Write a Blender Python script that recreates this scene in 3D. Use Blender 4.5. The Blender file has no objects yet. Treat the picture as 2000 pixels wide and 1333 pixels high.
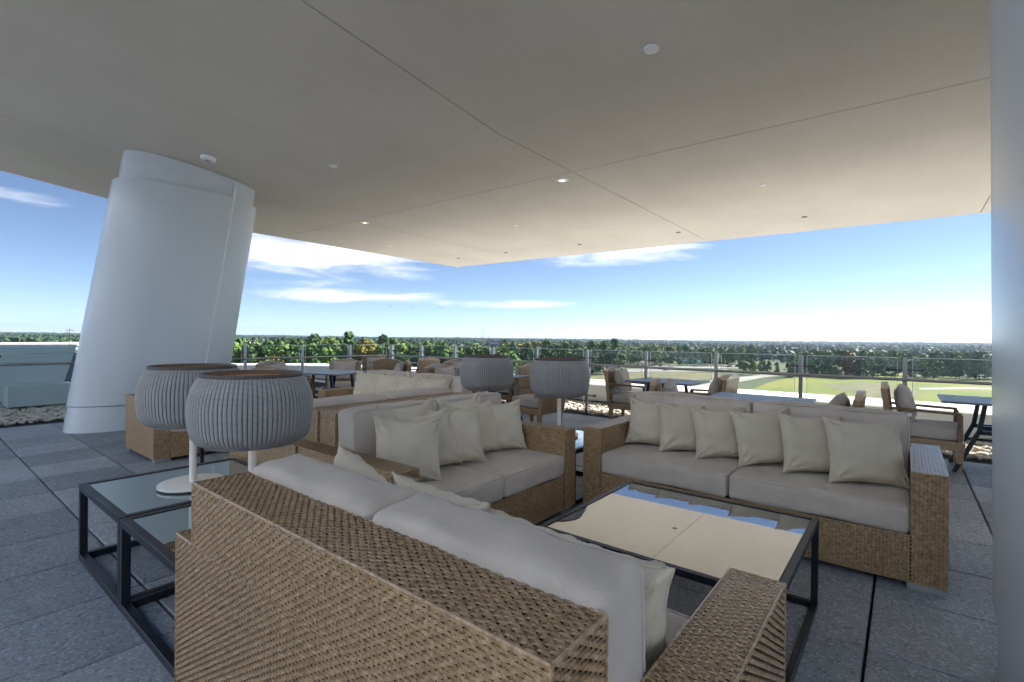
import bpy, bmesh, math, random
import numpy as np
from mathutils import Matrix, Vector
random.seed(7)
R = math.radians
SC = bpy.context.scene
COL = SC.collection

# ------------------------------------------------------------------ camera, sky, sun, exposure
CAM_H = 1.30
YAW, PITCH, ROLL = R(38.65), R(-0.30), R(0.60)
FPX = 960.0                                    # focal length in pixels of a 2000 px wide picture
_F = Vector((math.cos(YAW), math.sin(YAW), 0)); _R = Vector((math.sin(YAW), -math.cos(YAW), 0)); _U = Vector((0, 0, 1))
_f = _F*math.cos(PITCH) + _U*math.sin(PITCH); _u = _U*math.cos(PITCH) - _F*math.sin(PITCH)
_r = _R*math.cos(ROLL) + _u*math.sin(ROLL); _u = _u*math.cos(ROLL) - _R*math.sin(ROLL)
cam = bpy.data.cameras.new('camera'); cam.lens = FPX/2000*36; cam.sensor_width = 36; cam.clip_start = 0.05; cam.clip_end = 40000
cam_o = bpy.data.objects.new('camera', cam); COL.objects.link(cam_o)
M4 = Matrix((( _r.x, _u.x, -_f.x, 0), (_r.y, _u.y, -_f.y, 0), (_r.z, _u.z, -_f.z, CAM_H), (0, 0, 0, 1)))
cam_o.matrix_world = M4; SC.camera = cam_o

SUN_AZ, SUN_EL = R(-30), R(38)                   # azimuth counter-clockwise from +X
world = bpy.data.worlds.new('World'); SC.world = world; world.use_nodes = True
sun = bpy.data.lights.new('sun', 'SUN'); sun.energy = 5.0; sun.angle = R(0.53); sun.color = (1.0, 0.95, 0.86)
sun_o = bpy.data.objects.new('sun', sun); COL.objects.link(sun_o)
sd = Vector((math.cos(SUN_EL)*math.cos(SUN_AZ), math.cos(SUN_EL)*math.sin(SUN_AZ), math.sin(SUN_EL)))
sun_o.rotation_euler = sd.to_track_quat('Z', 'Y').to_euler(); sun_o.location = sd*60
SC.view_settings.view_transform = 'Standard'; SC.view_settings.look = 'None'
SC.view_settings.exposure = 1.78; SC.view_settings.gamma = 1.0; SC.view_settings.use_curve_mapping = False
SC.render.engine = 'CYCLES'
SC.cycles.use_denoising = True
SC.cycles.use_adaptive_sampling = True; SC.cycles.adaptive_threshold = .03
SC.cycles.max_bounces = 7; SC.cycles.diffuse_bounces = 4; SC.cycles.glossy_bounces = 4; SC.cycles.transparent_max_bounces = 16
SC.cycles.volume_bounces = 0; SC.cycles.sample_clamp_indirect = 8

def build_sky():
    nt = world.node_tree; N = nt.nodes; L = nt.links; N.clear()
    def n(t, **k):
        x = N.new(t)
        for a, b in k.items(): setattr(x, a, b)
        return x
    def val(sock, v):
        if isinstance(v, (int, float)): sock.default_value = v
        else: L.new(v, sock)
    def m(op, a, b=0.0, c=None):
        x = n('ShaderNodeMath', operation=op); val(x.inputs[0], a); val(x.inputs[1], b)
        if c is not None: val(x.inputs[2], c)
        return x.outputs[0]
    def sstep(v, lo, hi):
        x = n('ShaderNodeMapRange', interpolation_type='SMOOTHSTEP'); val(x.inputs[0], v); x.inputs[1].default_value = lo; x.inputs[2].default_value = hi
        return x.outputs[0]
    sky = n('ShaderNodeTexSky', sky_type='NISHITA'); sky.sun_disc = False; sky.sun_elevation = SUN_EL; sky.sun_rotation = R(90) - SUN_AZ
    sky.altitude = 300; sky.air_density = 0.5; sky.dust_density = 0.06; sky.ozone_density = 1.5
    tc = n('ShaderNodeTexCoord'); sx = n('ShaderNodeSeparateXYZ'); L.new(tc.outputs['Generated'], sx.inputs[0])
    X, Y, Z = sx.outputs
    az = m('MULTIPLY', m('ARCTAN2', Y, X), 57.29578); el = m('MULTIPLY', m('ARCSINE', Z), 57.29578)
    # noise in (azimuth, elevation): wisps stretched along the horizon
    cb = n('ShaderNodeCombineXYZ'); L.new(m('MULTIPLY', az, 0.10), cb.inputs[0]); L.new(m('MULTIPLY', el, 0.55), cb.inputs[1])
    nz = n('ShaderNodeTexNoise'); nz.inputs['Scale'].default_value = 1.0; nz.inputs['Detail'].default_value = 8; nz.inputs['Roughness'].default_value = 0.6; nz.inputs['Distortion'].default_value = 0.7
    L.new(cb.outputs[0], nz.inputs['Vector'])
    nv = nz.outputs['Fac']
    total = None
    # cloud banks standing in the sky: azimuth, elevation, half width, half height, density
    for a, e, ra, re, d in [(60, 9.2, 15, 3.9, 1.0), (27, 10.6, 12, 2.4, .95), (56, 4.5, 10, 0.95, .95), (40, 4.0, 9, 0.6, .65), (85, 11.2, 5, 0.8, .6), (195, 16, 60, 6, .9)]:
        da = m('SUBTRACT', m('MODULO', m('ADD', m('SUBTRACT', az, a), 900.0), 360.0), 180.0)
        q = m('ADD', m('POWER', m('ABSOLUTE', m('DIVIDE', da, ra)), 2.0), m('POWER', m('ABSOLUTE', m('DIVIDE', m('SUBTRACT', el, e), re)), 2.0))
        g = m('SUBTRACT', 1.0, q)
        v = m('ADD', m('MULTIPLY', g, 0.34), m('SUBTRACT', nv, 0.5))
        k = m('MULTIPLY', sstep(v, 0.02, 0.42), d)
        total = k if total is None else m('MAXIMUM', total, k)
    mix = n('ShaderNodeMix', data_type='RGBA'); L.new(m('MULTIPLY', total, 0.85), mix.inputs['Factor']); L.new(sky.outputs[0], mix.inputs['A'])
    mix.inputs['B'].default_value = (9.5, 9.4, 9.3, 1)
    bg = n('ShaderNodeBackground'); bg.inputs['Strength'].default_value = 0.05; L.new(mix.outputs['Result'], bg.inputs['Color'])
    out = n('ShaderNodeOutputWorld'); L.new(bg.outputs[0], out.inputs['Surface'])
build_sky()

# ------------------------------------------------------------------ materials
MATS = {}
class NT:
    def __init__(s, name):
        s.m = bpy.data.materials.new(name); s.m.use_nodes = True; s.t = s.m.node_tree; s.t.nodes.clear()
        s.out = s.t.nodes.new('ShaderNodeOutputMaterial'); s.p = s.t.nodes.new('ShaderNodeBsdfPrincipled'); s.t.links.new(s.p.outputs[0], s.out.inputs[0])
        MATS[name] = s.m
    def n(s, t, **k):
        x = s.t.nodes.new(t)
        for a, b in k.items():
            if a.startswith('i_'): x.inputs[a[2:].replace('_', ' ')].default_value = b
            else: setattr(x, a, b)
        return x
    def l(s, a, b): s.t.links.new(a, b)
    def coord(s, kind='Object', scale=(1, 1, 1)):
        tc = s.n('ShaderNodeTexCoord'); mp = s.n('ShaderNodeMapping'); mp.inputs['Scale'].default_value = scale
        s.l(tc.outputs[kind], mp.inputs[0]); return mp.outputs[0]
    def wpos(s, scale=(1, 1, 1)):
        g = s.n('ShaderNodeNewGeometry'); mp = s.n('ShaderNodeMapping'); mp.inputs['Scale'].default_value = scale
        s.l(g.outputs['Position'], mp.inputs[0]); return mp.outputs[0]
    def noise(s, vec, scale, detail=4, rough=.55):
        x = s.n('ShaderNodeTexNoise'); x.inputs['Scale'].default_value = scale; x.inputs['Detail'].default_value = detail; x.inputs['Roughness'].default_value = rough
        s.l(vec, x.inputs['Vector']); return x.outputs['Fac']
    def ramp(s, fac, stops):
        x = s.n('ShaderNodeValToRGB'); e = x.color_ramp.elements
        while len(e) < len(stops): e.new(0.5)
        for i, (p, c) in enumerate(stops): e[i].position = p; e[i].color = (*c, 1) if len(c) == 3 else c
        s.l(fac, x.inputs[0]); return x.outputs[0]
    def mix(s, f, a, b, mode='MIX'):
        x = s.n('ShaderNodeMix', data_type='RGBA', blend_type=mode)
        for k, v in (('Factor', f), ('A', a), ('B', b)):
            if isinstance(v, (int, float)): x.inputs[k].default_value = v
            elif isinstance(v, tuple): x.inputs[k].default_value = (*v, 1)
            else: s.l(v, x.inputs[k])
        return x.outputs['Result']
    def bump(s, h, strength=.3, dist=.01):
        b = s.n('ShaderNodeBump'); b.inputs['Strength'].default_value = strength; b.inputs['Distance'].default_value = dist
        s.l(h, b.inputs['Height']); s.l(b.outputs[0], s.p.inputs['Normal']); return b
    def set(s, **k):
        for a, b in k.items():
            i = s.p.inputs[a.replace('_', ' ')]
            if hasattr(b, 'is_linked') or hasattr(b, 'node'): s.l(b, i)
            elif isinstance(b, tuple): i.default_value = (*b, 1)
            else: i.default_value = b
        return s

def objrand(s): return s.n('ShaderNodeObjectInfo').outputs['Random']
def mat_plain(name, col, rough=.5, metal=0.0, var=.12, scale=6):
    s = NT(name); v = s.coord()
    f = s.noise(v, scale, 5)
    c2 = tuple(max(0, c*(1-var)) for c in col); c1 = tuple(min(1, c*(1+var)) for c in col)
    s.set(Base_Color=s.ramp(f, [(.3, c2), (.7, c1)]), Roughness=rough, Metallic=metal); return s
def mat_paver():
    s = NT('paver'); v = s.wpos(); g = objrand(s)
    big = s.noise(v, 1.3, 4)
    base = s.ramp(big, [(.3, (.275, .30, .345)), (.72, (.385, .41, .455))])
    base = s.mix(.8, base, s.ramp(g, [(0, (.34, .345, .355)), (.5, (.5, .5, .5)), (1, (.66, .65, .63))]), 'OVERLAY')
    vo = s.n('ShaderNodeTexVoronoi'); vo.inputs['Scale'].default_value = 95; s.l(v, vo.inputs['Vector'])
    wn = s.n('ShaderNodeTexWhiteNoise'); s.l(vo.outputs['Position'], wn.inputs['Vector'])
    speck = s.ramp(wn.outputs['Value'], [(.0, (.07, .07, .075)), (.18, (.5, .5, .5)), (.80, (.5, .5, .5)), (.93, (.95, .95, .95))])
    st = s.noise(v, .45, 5, .65); base = s.mix(.5, base, s.ramp(st, [(.36, (.36,)*3), (.6, (.56,)*3)]), 'OVERLAY'); c = s.mix(.5, base, speck, 'OVERLAY')
    fine = s.noise(v, 420, 2); c = s.mix(.35, c, s.ramp(fine, [(.3, (.3, .3, .3)), (.7, (.7, .7, .7))]), 'OVERLAY')
    s.set(Base_Color=c, Roughness=s.ramp(wn.outputs['Value'], [(0, (.62,)*3), (1, (.42,)*3)])); s.bump(fine, .35, .003)
def mat_stucco():
    s = NT('stucco'); v = s.wpos()
    a = s.noise(v, .55, 4); b = s.noise(v, 160, 3)
    c = s.ramp(a, [(.3, (.60, .55, .48)), (.7, (.68, .63, .555))])
    c = s.mix(.38, c, s.ramp(b, [(.3, (.35,)*3), (.7, (.65,)*3)]), 'OVERLAY')
    st = s.noise(s.wpos((.5, 9, 1)), 1.2, 3)
    c = s.mix(.10, c, s.ramp(st, [(.3, (.42,)*3), (.7, (.58,)*3)]), 'OVERLAY')
    s.set(Base_Color=c, Roughness=.9); s.bump(b, .8, .010)
def mat_wicker(name, c1, c2, c3):
    s = NT(name); v = s.coord()
    f = s.noise(v, 58, 3, .7); g = s.noise(v, 3, 3)
    c = s.ramp(f, [(.28, c1), (.5, c2), (.74, c3)])
    c = s.mix(.35, c, s.ramp(g, [(.3, (.4,)*3), (.7, (.6,)*3)]), 'OVERLAY')
    s.set(Base_Color=c, Roughness=.34); s.p.inputs['Specular IOR Level'].default_value = .75; s.p.inputs['Coat Weight'].default_value = .35; s.p.inputs['Coat Roughness'].default_value = .22
    s.bump(s.noise(s.coord('Object', (1, 1, 6)), 260, 2), .25, .001)
def mat_fabric(name, col, wr=.5):
    s = NT(name); v = s.coord()
    w1 = s.n('ShaderNodeTexWave', wave_type='BANDS', bands_direction='X'); w1.inputs['Scale'].default_value = 260; w1.inputs['Distortion'].default_value = 2; s.l(v, w1.inputs['Vector'])
    fine = s.noise(s.coord('Object', (1, 1, .25)), 420, 2); g = s.noise(v, 5, 4)
    a = tuple(c*.88 for c in col); b = tuple(min(1, c*1.08) for c in col)
    c = s.ramp(g, [(.3, a), (.7, b)])
    c = s.mix(.25, c, s.ramp(fine, [(.3, (.38,)*3), (.7, (.62,)*3)]), 'OVERLAY')
    s.set(Base_Color=c, Roughness=.85); s.p.inputs['Sheen Weight'].default_value = .15
    wk = s.n('ShaderNodeTexNoise'); wk.inputs['Scale'].default_value = 9; wk.inputs['Detail'].default_value = 3; wk.inputs['Distortion'].default_value = 1.2; s.l(v, wk.inputs['Vector'])
    h = s.n('ShaderNodeMath', operation='MULTIPLY_ADD'); s.l(wk.outputs['Fac'], h.inputs[0]); h.inputs[1].default_value = 6.0*wr; s.l(fine, h.inputs[2])
    s.bump(h.outputs[0], .35, .004)
def mat_glass_panel():
    s = NT('rail_glass'); s.t.nodes.remove(s.p)
    tr = s.n('ShaderNodeBsdfTransparent'); tr.inputs[0].default_value = (.93, .96, .955, 1)
    gl = s.n('ShaderNodeBsdfGlossy'); gl.inputs['Roughness'].default_value = .02
    lw0 = s.n('ShaderNodeLayerWeight'); lw0.inputs['Blend'].default_value = .5; pw = s.n('ShaderNodeMath', operation='POWER'); s.l(lw0.outputs['Facing'], pw.inputs[0]); pw.inputs[1].default_value = 5; lw = s.n('ShaderNodeMath', operation='MULTIPLY_ADD'); s.l(pw.outputs[0], lw.inputs[0]); lw.inputs[1].default_value = .7; lw.inputs[2].default_value = .010
    mx = s.n('ShaderNodeMixShader'); s.l(lw.outputs[0], mx.inputs[0]); s.l(tr.outputs[0], mx.inputs[1]); s.l(gl.outputs[0], mx.inputs[2]); s.l(mx.outputs[0], s.out.inputs[0])
def mat_leaf(name, c1, c2, c3):
    s = NT(name); v = s.wpos()
    f = s.noise(v, .075 if name == 'leaf_far' else .2, 3, .6); rnd = objrand(s)
    c = s.ramp(f, [(.30, c1), (.5, c2), (.72, c3)])
    c = s.mix(.55, c, s.ramp(rnd, [(0, (.34, .36, .36)), (.5, (.5, .5, .48)), (1, (.66, .62, .48))]), 'OVERLAY')
    s.set(Base_Color=c, Roughness=.7); s.p.inputs['Specular IOR Level'].default_value = .2
mat_paver(); mat_stucco(); mat_glass_panel()
mat_wicker('wicker', (.21, .125, .055), (.42, .27, .14), (.62, .44, .265))
mat_wicker('wicker_chair', (.22, .14, .075), (.37, .25, .15), (.50, .37, .245))
mat_plain('wicker_core', (.030, .019, .012), .85)
mat_plain('joint_dark', (.025, .026, .03), .95)
mat_fabric('cushion_fabric', (.63, .545, .475), .6)
mat_fabric('pillow_fabric', (.68, .595, .47), .5)
mat_fabric('chair_fabric', (.54, .48, .44), .5)
def mat_column():
    s = NT('column_paint'); st = s.noise(s.wpos((2.2, 2.2, .12)), 1.2, 3, .5)
    s.set(Base_Color=s.ramp(st, [(.3, (.57, .615, .675)), (.7, (.595, .64, .70))]), Roughness=.27); s.p.inputs['Specular IOR Level'].default_value = .6
mat_column()
mat_plain('fill_facade_panel', (.42, .52, .66), .4, 0, .03, 1); mat_plain('fill_facade_glass', (.05, .065, .085), .08, 0, .05, 1)  # surfaces of the added fill facade, panels tinted blue to cool its bounce
mat_plain('seam_white', (.78, .79, .80), .4, 0, .03)
mat_plain('black_metal', (.022, .026, .040), .38, .3, .2)
mat_plain('table_laminate', (.125, .15, .19), .36, 0, .06, 20)
mat_plain('steel', (.42, .42, .43), .32, .9, .08)
mat_plain('steel_dark', (.10, .095, .09), .4, .7, .1)
mat_plain('foot_metal', (.55, .56, .58), .35, .8, .05)
mat_plain('white_paint', (.80, .80, .80), .4, 0, .03)
mat_plain('rattan_grey', (.26, .275, .31), .5, 0, .15, 40)
mat_plain('rattan_dark', (.085, .085, .095), .6, 0, .15, 40)
mat_plain('rattan_brown', (.095, .08, .075), .6, 0, .15, 40)
mat_plain('wood_arm', (.20, .125, .065), .42, 0, .2, 30)
mat_plain('parapet_white', (.74, .735, .72), .7, 0, .05, 1.5)
mat_plain('screen_metal', (.50, .60, .64), .28, .2, .03, 1)
mat_plain('membrane', (.32, .31, .30), .9, 0, .1, .5)
mat_plain('glass_edge', (.72, .85, .82), .15, 0, .02)
mat_plain('cable_black', (.015, .015, .017), .5)
def mat_top_glass(name, col, f):
    s = NT(name); s.set(Base_Color=(.02, .022, .025), Roughness=.08)
    gl = s.n('ShaderNodeBsdfGlossy'); gl.inputs['Color'].default_value = (*col, 1); gl.inputs['Roughness'].default_value = .015
    mx = s.n('ShaderNodeMixShader'); mx.inputs[0].default_value = f; s.l(s.p.outputs[0], mx.inputs[1]); s.l(gl.outputs[0], mx.inputs[2]); s.l(mx.outputs[0], s.out.inputs[0])
mat_top_glass('mirror_top', (.64, .645, .66), .70)
mat_top_glass('tinted_top', (.66, .76, .78), .62)
def mat_shade():
    s = NT('rattan_shade'); v = s.coord()
    w = s.n('ShaderNodeTexWave', wave_type='BANDS', bands_direction='Z'); w.inputs['Scale'].default_value = 62; w.inputs['Distortion'].default_value = .6; s.l(v, w.inputs['Vector'])
    c = s.ramp(w.outputs['Fac'], [(.15, (.17, .166, .165)), (.6, (.46, .45, .445))])
    g = s.noise(v, 14, 3); c = s.mix(.4, c, s.ramp(g, [(.3, (.4,)*3), (.7, (.6,)*3)]), 'OVERLAY')
    s.set(Base_Color=c, Roughness=.5); s.bump(w.outputs['Fac'], .5, .002)
mat_shade()
s = NT('lamp_diffuser'); s.set(Base_Color=(.55, .42, .28), Roughness=.6, Emission_Color=(1.0, .62, .28)); s.p.inputs['Emission Strength'].default_value = .35
s = NT('downlight_lens'); s.set(Base_Color=(.8, .7, .6), Roughness=.5, Emission_Color=(1.0, .72, .5)); s.p.inputs['Emission Strength'].default_value = .6
def mat_stones():
    s = NT('river_stone'); v = s.wpos()
    vo = s.n('ShaderNodeTexVoronoi'); vo.inputs['Scale'].default_value = 11; s.l(v, vo.inputs['Vector'])
    wn = s.n('ShaderNodeTexWhiteNoise'); s.l(vo.outputs['Position'], wn.inputs['Vector'])
    c = s.ramp(wn.outputs['Value'], [(0, (.33, .30, .26)), (.3, (.56, .52, .45)), (.6, (.66, .63, .58)), (.85, (.48, .37, .27)), (1, (.76, .74, .70))])
    f = s.noise(v, 40, 4); c = s.mix(.3, c, s.ramp(f, [(.3, (.38,)*3), (.7, (.62,)*3)]), 'OVERLAY')
    s.set(Base_Color=c, Roughness=.75)
mat_stones()
mat_leaf('leaf_pine', (.036, .078, .026), (.066, .13, .042), (.115, .185, .06))
mat_leaf('leaf_green', (.055, .105, .026), (.10, .17, .040), (.17, .235, .06))
mat_leaf('leaf_yellow', (.09, .095, .022), (.18, .165, .036), (.28, .22, .055))
mat_leaf('leaf_rust', (.075, .045, .02), (.13, .075, .032), (.19, .115, .05))
mat_leaf('leaf_far', (.026, .062, .032), (.05, .10, .046), (.09, .14, .056))
mat_plain('bark', (.07, .055, .042), .9, 0, .3)
def mat_terrain():
    s = NT('terrain'); v = s.wpos()
    a = s.noise(v, .006, 5); b = s.noise(v, .09, 4)
    c = s.ramp(a, [(.35, (.028, .045, .012)), (.55, (.05, .065, .018)), (.7, (.085, .085, .035))])
    c = s.mix(.5, c, s.ramp(b, [(.3, (.35,)*3), (.7, (.65,)*3)]), 'OVERLAY'); s.set(Base_Color=c, Roughness=.95)
    s = NT('field_grass'); v = s.wpos()
    a = s.noise(s.wpos((.55, 1.6, 1)), .018, 5); b = s.noise(v, .4, 4)
    c = s.ramp(a, [(.32, (.060, .105, .002)), (.56, (.118, .138, .003)), (.76, (.18, .15, .010))])
    c = s.mix(.35, c, s.ramp(b, [(.3, (.38,)*3), (.7, (.62,)*3)]), 'OVERLAY'); s.set(Base_Color=c, Roughness=.95)
    s = NT('scrub'); v = s.wpos(); b = s.noise(v, .12, 5, .7)
    s.set(Base_Color=s.ramp(b, [(.3, (.05, .06, .02)), (.5, (.11, .105, .045)), (.7, (.18, .14, .075))]), Roughness=.95)
    s = NT('bounce_concrete'); v = s.wpos(); b = s.noise(v, .05, 4); s.set(Base_Color=s.ramp(b, [(.3, (.46, .47, .48)), (.7, (.56, .57, .58))]), Roughness=.9)  # pale tone for the added ground surfaces that bounce sunlight
    s = NT('asphalt'); v = s.wpos(); b = s.noise(v, .06, 4); s.set(Base_Color=s.ramp(b, [(.3, (.16, .16, .165)), (.7, (.24, .24, .24))]), Roughness=.9)
    s = NT('concrete_road'); v = s.wpos(); b = s.noise(v, .05, 4); s.set(Base_Color=s.ramp(b, [(.3, (.21, .205, .195)), (.7, (.29, .285, .27))]), Roughness=.9)
mat_terrain()
mat_plain('sign_green', (.03, .25, .20), .5); mat_plain('sign_blue', (.05, .28, .48), .5); mat_plain('sign_purple', (.22, .20, .36), .5); mat_plain('sign_red', (.45, .06, .08), .5)
mat_plain('far_white', (.62, .60, .57), .7); mat_plain('far_tan', (.55, .42, .28), .7); mat_plain('far_dark', (.05, .06, .08), .4); mat_plain('car_white', (.6, .6, .62), .3); mat_plain('car_dark', (.05, .05, .06), .3); mat_plain('car_red', (.3, .03, .03), .3)

# ------------------------------------------------------------------ mesh helpers
class MB:
    def __init__(s): s.v = []; s.f = []; s.smooth = False
    def add(s, vs, fs):
        o = len(s.v); s.v.extend([tuple(x) for x in vs]); s.f.extend([tuple(i+o for i in f) for f in fs]); return s
    def box(s, x0, y0, z0, x1, y1, z1):
        return s.add([(x0,y0,z0),(x1,y0,z0),(x1,y1,z0),(x0,y1,z0),(x0,y0,z1),(x1,y0,z1),(x1,y1,z1),(x0,y1,z1)],
                     [(0,3,2,1),(4,5,6,7),(0,1,5,4),(1,2,6,5),(2,3,7,6),(3,0,4,7)])
    def cbox(s, x0, y0, z0, x1, y1, z1, c=.004):
        """box with chamfered edges"""
        bm = bmesh.new(); b = MB().box(x0, y0, z0, x1, y1, z1)
        vs = [bm.verts.new(p) for p in b.v]
        for f in b.f: bm.faces.new([vs[i] for i in f])
        bmesh.ops.bevel(bm, geom=list(bm.edges), offset=c, segments=1, affect='EDGES'); bm.verts.index_update()
        s.add([v.co[:] for v in bm.verts], [[v.index for v in f.verts] for f in bm.faces]); bm.free(); return s
    def rbox(s, cx, cy, cz, sx, sy, sz, r, n=5, crown=0.0, seed=None):
        """soft rounded box"""
        t = [-1, -.965, -.9] + [(-.9+1.8*k/n) for k in range(1, n)] + [.9, .965, 1]
        idx = {}; vs = []; fs = []; rnd = random.Random(seed); ph = [rnd.uniform(0, 6) for _ in range(4)]
        h = (sx/2, sy/2, sz/2)
        def P(u, v, w):
            k = (round(u,4), round(v,4), round(w,4))
            if k in idx: return idx[k]
            p = [u*h[0], v*h[1], w*h[2]]; inn = [max(-(h[i]-r), min(h[i]-r, p[i])) for i in range(3)]
            d = [p[i]-inn[i] for i in range(3)]; l = math.sqrt(sum(a*a for a in d)) or 1
            q = [inn[i]+d[i]/l*r if sum(abs(a) for a in d) > 1e-9 else inn[i] for i in range(3)]
            b = crown*(1-u*u)*(1-v*v) if abs(w) > .5 else 0
            q[2] += b*(1 if w > 0 else -.3)
            if abs(v) > .5: q[1] += crown*.6*(1-u*u)*(1-w*w)*(1 if v > 0 else -1)
            if seed is not None:
                wv = .0030*(math.sin(6*u+ph[0]+3*w+2*v)+.7*math.sin(13*u+5*v+ph[1])+.9*math.sin(4*v+3*u+ph[2]))
                q[2] += wv; q[1] += wv*.8
            idx[k] = len(vs); vs.append((q[0]+cx, q[1]+cy, q[2]+cz)); return idx[k]
        for a in range(len(t)-1):
            for b in range(len(t)-1):
                A, B, C_, D = t[a], t[a+1], t[b], t[b+1]
                for w, flip in ((1, False), (-1, True)):
                    for perm in (lambda u, v, w: (u, v, w), lambda u, v, w: (w, u, v), lambda u, v, w: (v, w, u)):
                        q = [P(*perm(A, C_, w)), P(*perm(B, C_, w)), P(*perm(B, D, w)), P(*perm(A, D, w))]
                        fs.append(q[::-1] if flip else q)
        s.smooth = True; return s.add(vs, fs)
    def tube(s, path, rad, seg=8, caps=True, ref=None, flat=1.0):
        path = [Vector(p) for p in path]; rings = []
        rads = rad if isinstance(rad, (list, tuple)) else [rad]*len(path); o = len(s.v); prev = None
        for i, p in enumerate(path):
            d = (path[min(i+1, len(path)-1)]-path[max(i-1, 0)]).normalized()
            a = Vector(ref) if ref else (prev if prev is not None and abs(prev.dot(d)) < .95 else (Vector((0, 0, 1)) if abs(d.z) < .9 else Vector((1, 0, 0))))
            x = d.cross(a).normalized(); y = d.cross(x).normalized(); prev = a
            for k in range(seg):
                t = 2*math.pi*k/seg; s.v.append(tuple(p + (x*(math.cos(t)*flat)+y*math.sin(t))*rads[i]))
        for i in range(len(path)-1):
            for k in range(seg):
                k2 = (k+1) % seg; s.f.append((o+i*seg+k, o+i*seg+k2, o+(i+1)*seg+k2, o+(i+1)*seg+k))
        if caps:
            s.f.append(tuple(o+k for k in range(seg))[::-1]); s.f.append(tuple(o+(len(path)-1)*seg+k for k in range(seg)))
        s.smooth = True; return s
    def bar(s, a, b, w, h):
        """square bar between two points"""
        a, b = Vector(a), Vector(b); d = (b-a).normalized(); up = Vector((0, 0, 1)) if abs(d.z) < .95 else Vector((1, 0, 0))
        x = d.cross(up).normalized()*w/2; y = x.cross(d).normalized()*h/2
        return s.add([a-x-y, a+x-y, a+x+y, a-x+y, b-x-y, b+x-y, b+x+y, b-x+y], [(0,3,2,1),(4,5,6,7),(0,1,5,4),(1,2,6,5),(2,3,7,6),(3,0,4,7)])
    def lathe(s, prof, seg=32, close=True):
        o = len(s.v)
        for r_, z in prof:
            for k in range(seg):
                t = 2*math.pi*k/seg; s.v.append((r_*math.cos(t), r_*math.sin(t), z))
        for i in range(len(prof)-1):
            for k in range(seg):
                k2 = (k+1) % seg; s.f.append((o+i*seg+k, o+i*seg+k2, o+(i+1)*seg+k2, o+(i+1)*seg+k))
        if close:
            s.f.append(tuple(o+k for k in range(seg))[::-1]); s.f.append(tuple(o+(len(prof)-1)*seg+k for k in range(seg)))
        s.smooth = True; return s
    def mesh(s, name, mat):
        me = bpy.data.meshes.new(name); me.from_pydata(s.v, [], s.f); me.update()
        if s.smooth:
            me.polygons.foreach_set('use_smooth', [True]*len(me.polygons))
            try: me.set_sharp_from_angle(angle=R(50))
            except Exception: pass
        me.materials.append(MATS[mat]); return me
    def build(s, name, mat, parent=None, loc=(0,0,0), rot=(0,0,0)):
        return link(name, s.mesh(name, mat), parent, loc, rot)
def link(name, me, parent=None, loc=(0,0,0), rot=(0,0,0), scale=None):
    o = bpy.data.objects.new(name, me); COL.objects.link(o); o.parent = parent; o.location = loc; o.rotation_euler = rot
    if scale: o.scale = scale
    return o
def tag(o, label=None, cat=None, group=None, kind=None):
    if label: o['label'] = label
    if cat: o['category'] = cat
    if group: o['group'] = group
    if kind: o['kind'] = kind
    return o
def empty(name, loc=(0,0,0), rz=0): return link(name, None, None, loc, (0, 0, rz))
def copy_tree(o, parent=None):
    c = o.copy(); COL.objects.link(c); c.parent = parent
    for ch in o.children: copy_tree(ch, c)
    return c
def np_mesh(name, V, Fq, mat, smooth=False):
    me = bpy.data.meshes.new(name); V = np.asarray(V, np.float32); Fq = np.asarray(Fq, np.int32); k = Fq.shape[1]
    me.vertices.add(len(V)); me.vertices.foreach_set('co', V.ravel())
    me.loops.add(Fq.size); me.loops.foreach_set('vertex_index', Fq.ravel())
    me.polygons.add(len(Fq)); me.polygons.foreach_set('loop_start', np.arange(0, Fq.size, k, dtype=np.int32))
    me.update(calc_edges=True); me.validate()
    if smooth: me.polygons.foreach_set('use_smooth', np.ones(len(me.polygons), bool))
    me.materials.append(MATS[mat]); return me

# ------------------------------------------------------------------ terrace floor of pavers
T = .595; X0L, Y0L = .80, .115
XE, YE = 7.70, 10.10                                  # edge of the paving (railing line)
tag(MB().box(-14, -12, -.35, -3.45, 17.5, -.002).build('bounce_paving', 'bounce_concrete'), kind='structure')  # unseen pale floor extension, added behind the camera for sunlit bounce
slab = MB().box(-3.45, -12, -.35, 12.2, 17.5, -.042).build('terrace_floor', 'joint_dark'); tag(slab, kind='structure')
pm = MB().cbox(-.2915, -.2915, -.040, .2915, .2915, 0, .005).mesh('paver', 'paver')
nx0, nx1 = math.floor((-3.4-X0L)/T), math.floor((XE-X0L)/T)
ny0, ny1 = math.floor((-4.0-Y0L)/T), math.floor((YE-Y0L)/T)
for i in range(nx0, nx1+1):
    for j in range(ny0, ny1+1):
        x = X0L+(i+.5)*T; y = Y0L+(j+.5)*T
        if x+.292 > XE+.02 or y+.292 > YE+.06: continue
        # seen only in front of the camera
        dd = Vector((x, y, 0)); dep = dd.dot(_F); lat = dd.dot(_R)
        if dep < -.9 or abs(lat) > dep*1.15+2.6: continue
        link('paver', pm, slab, (x, y, random.uniform(-.0015, .0015)), (random.uniform(-.0012, .0012), random.uniform(-.0012, .0012), random.choice((0, 1, 2, 3))*R(90)))

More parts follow.
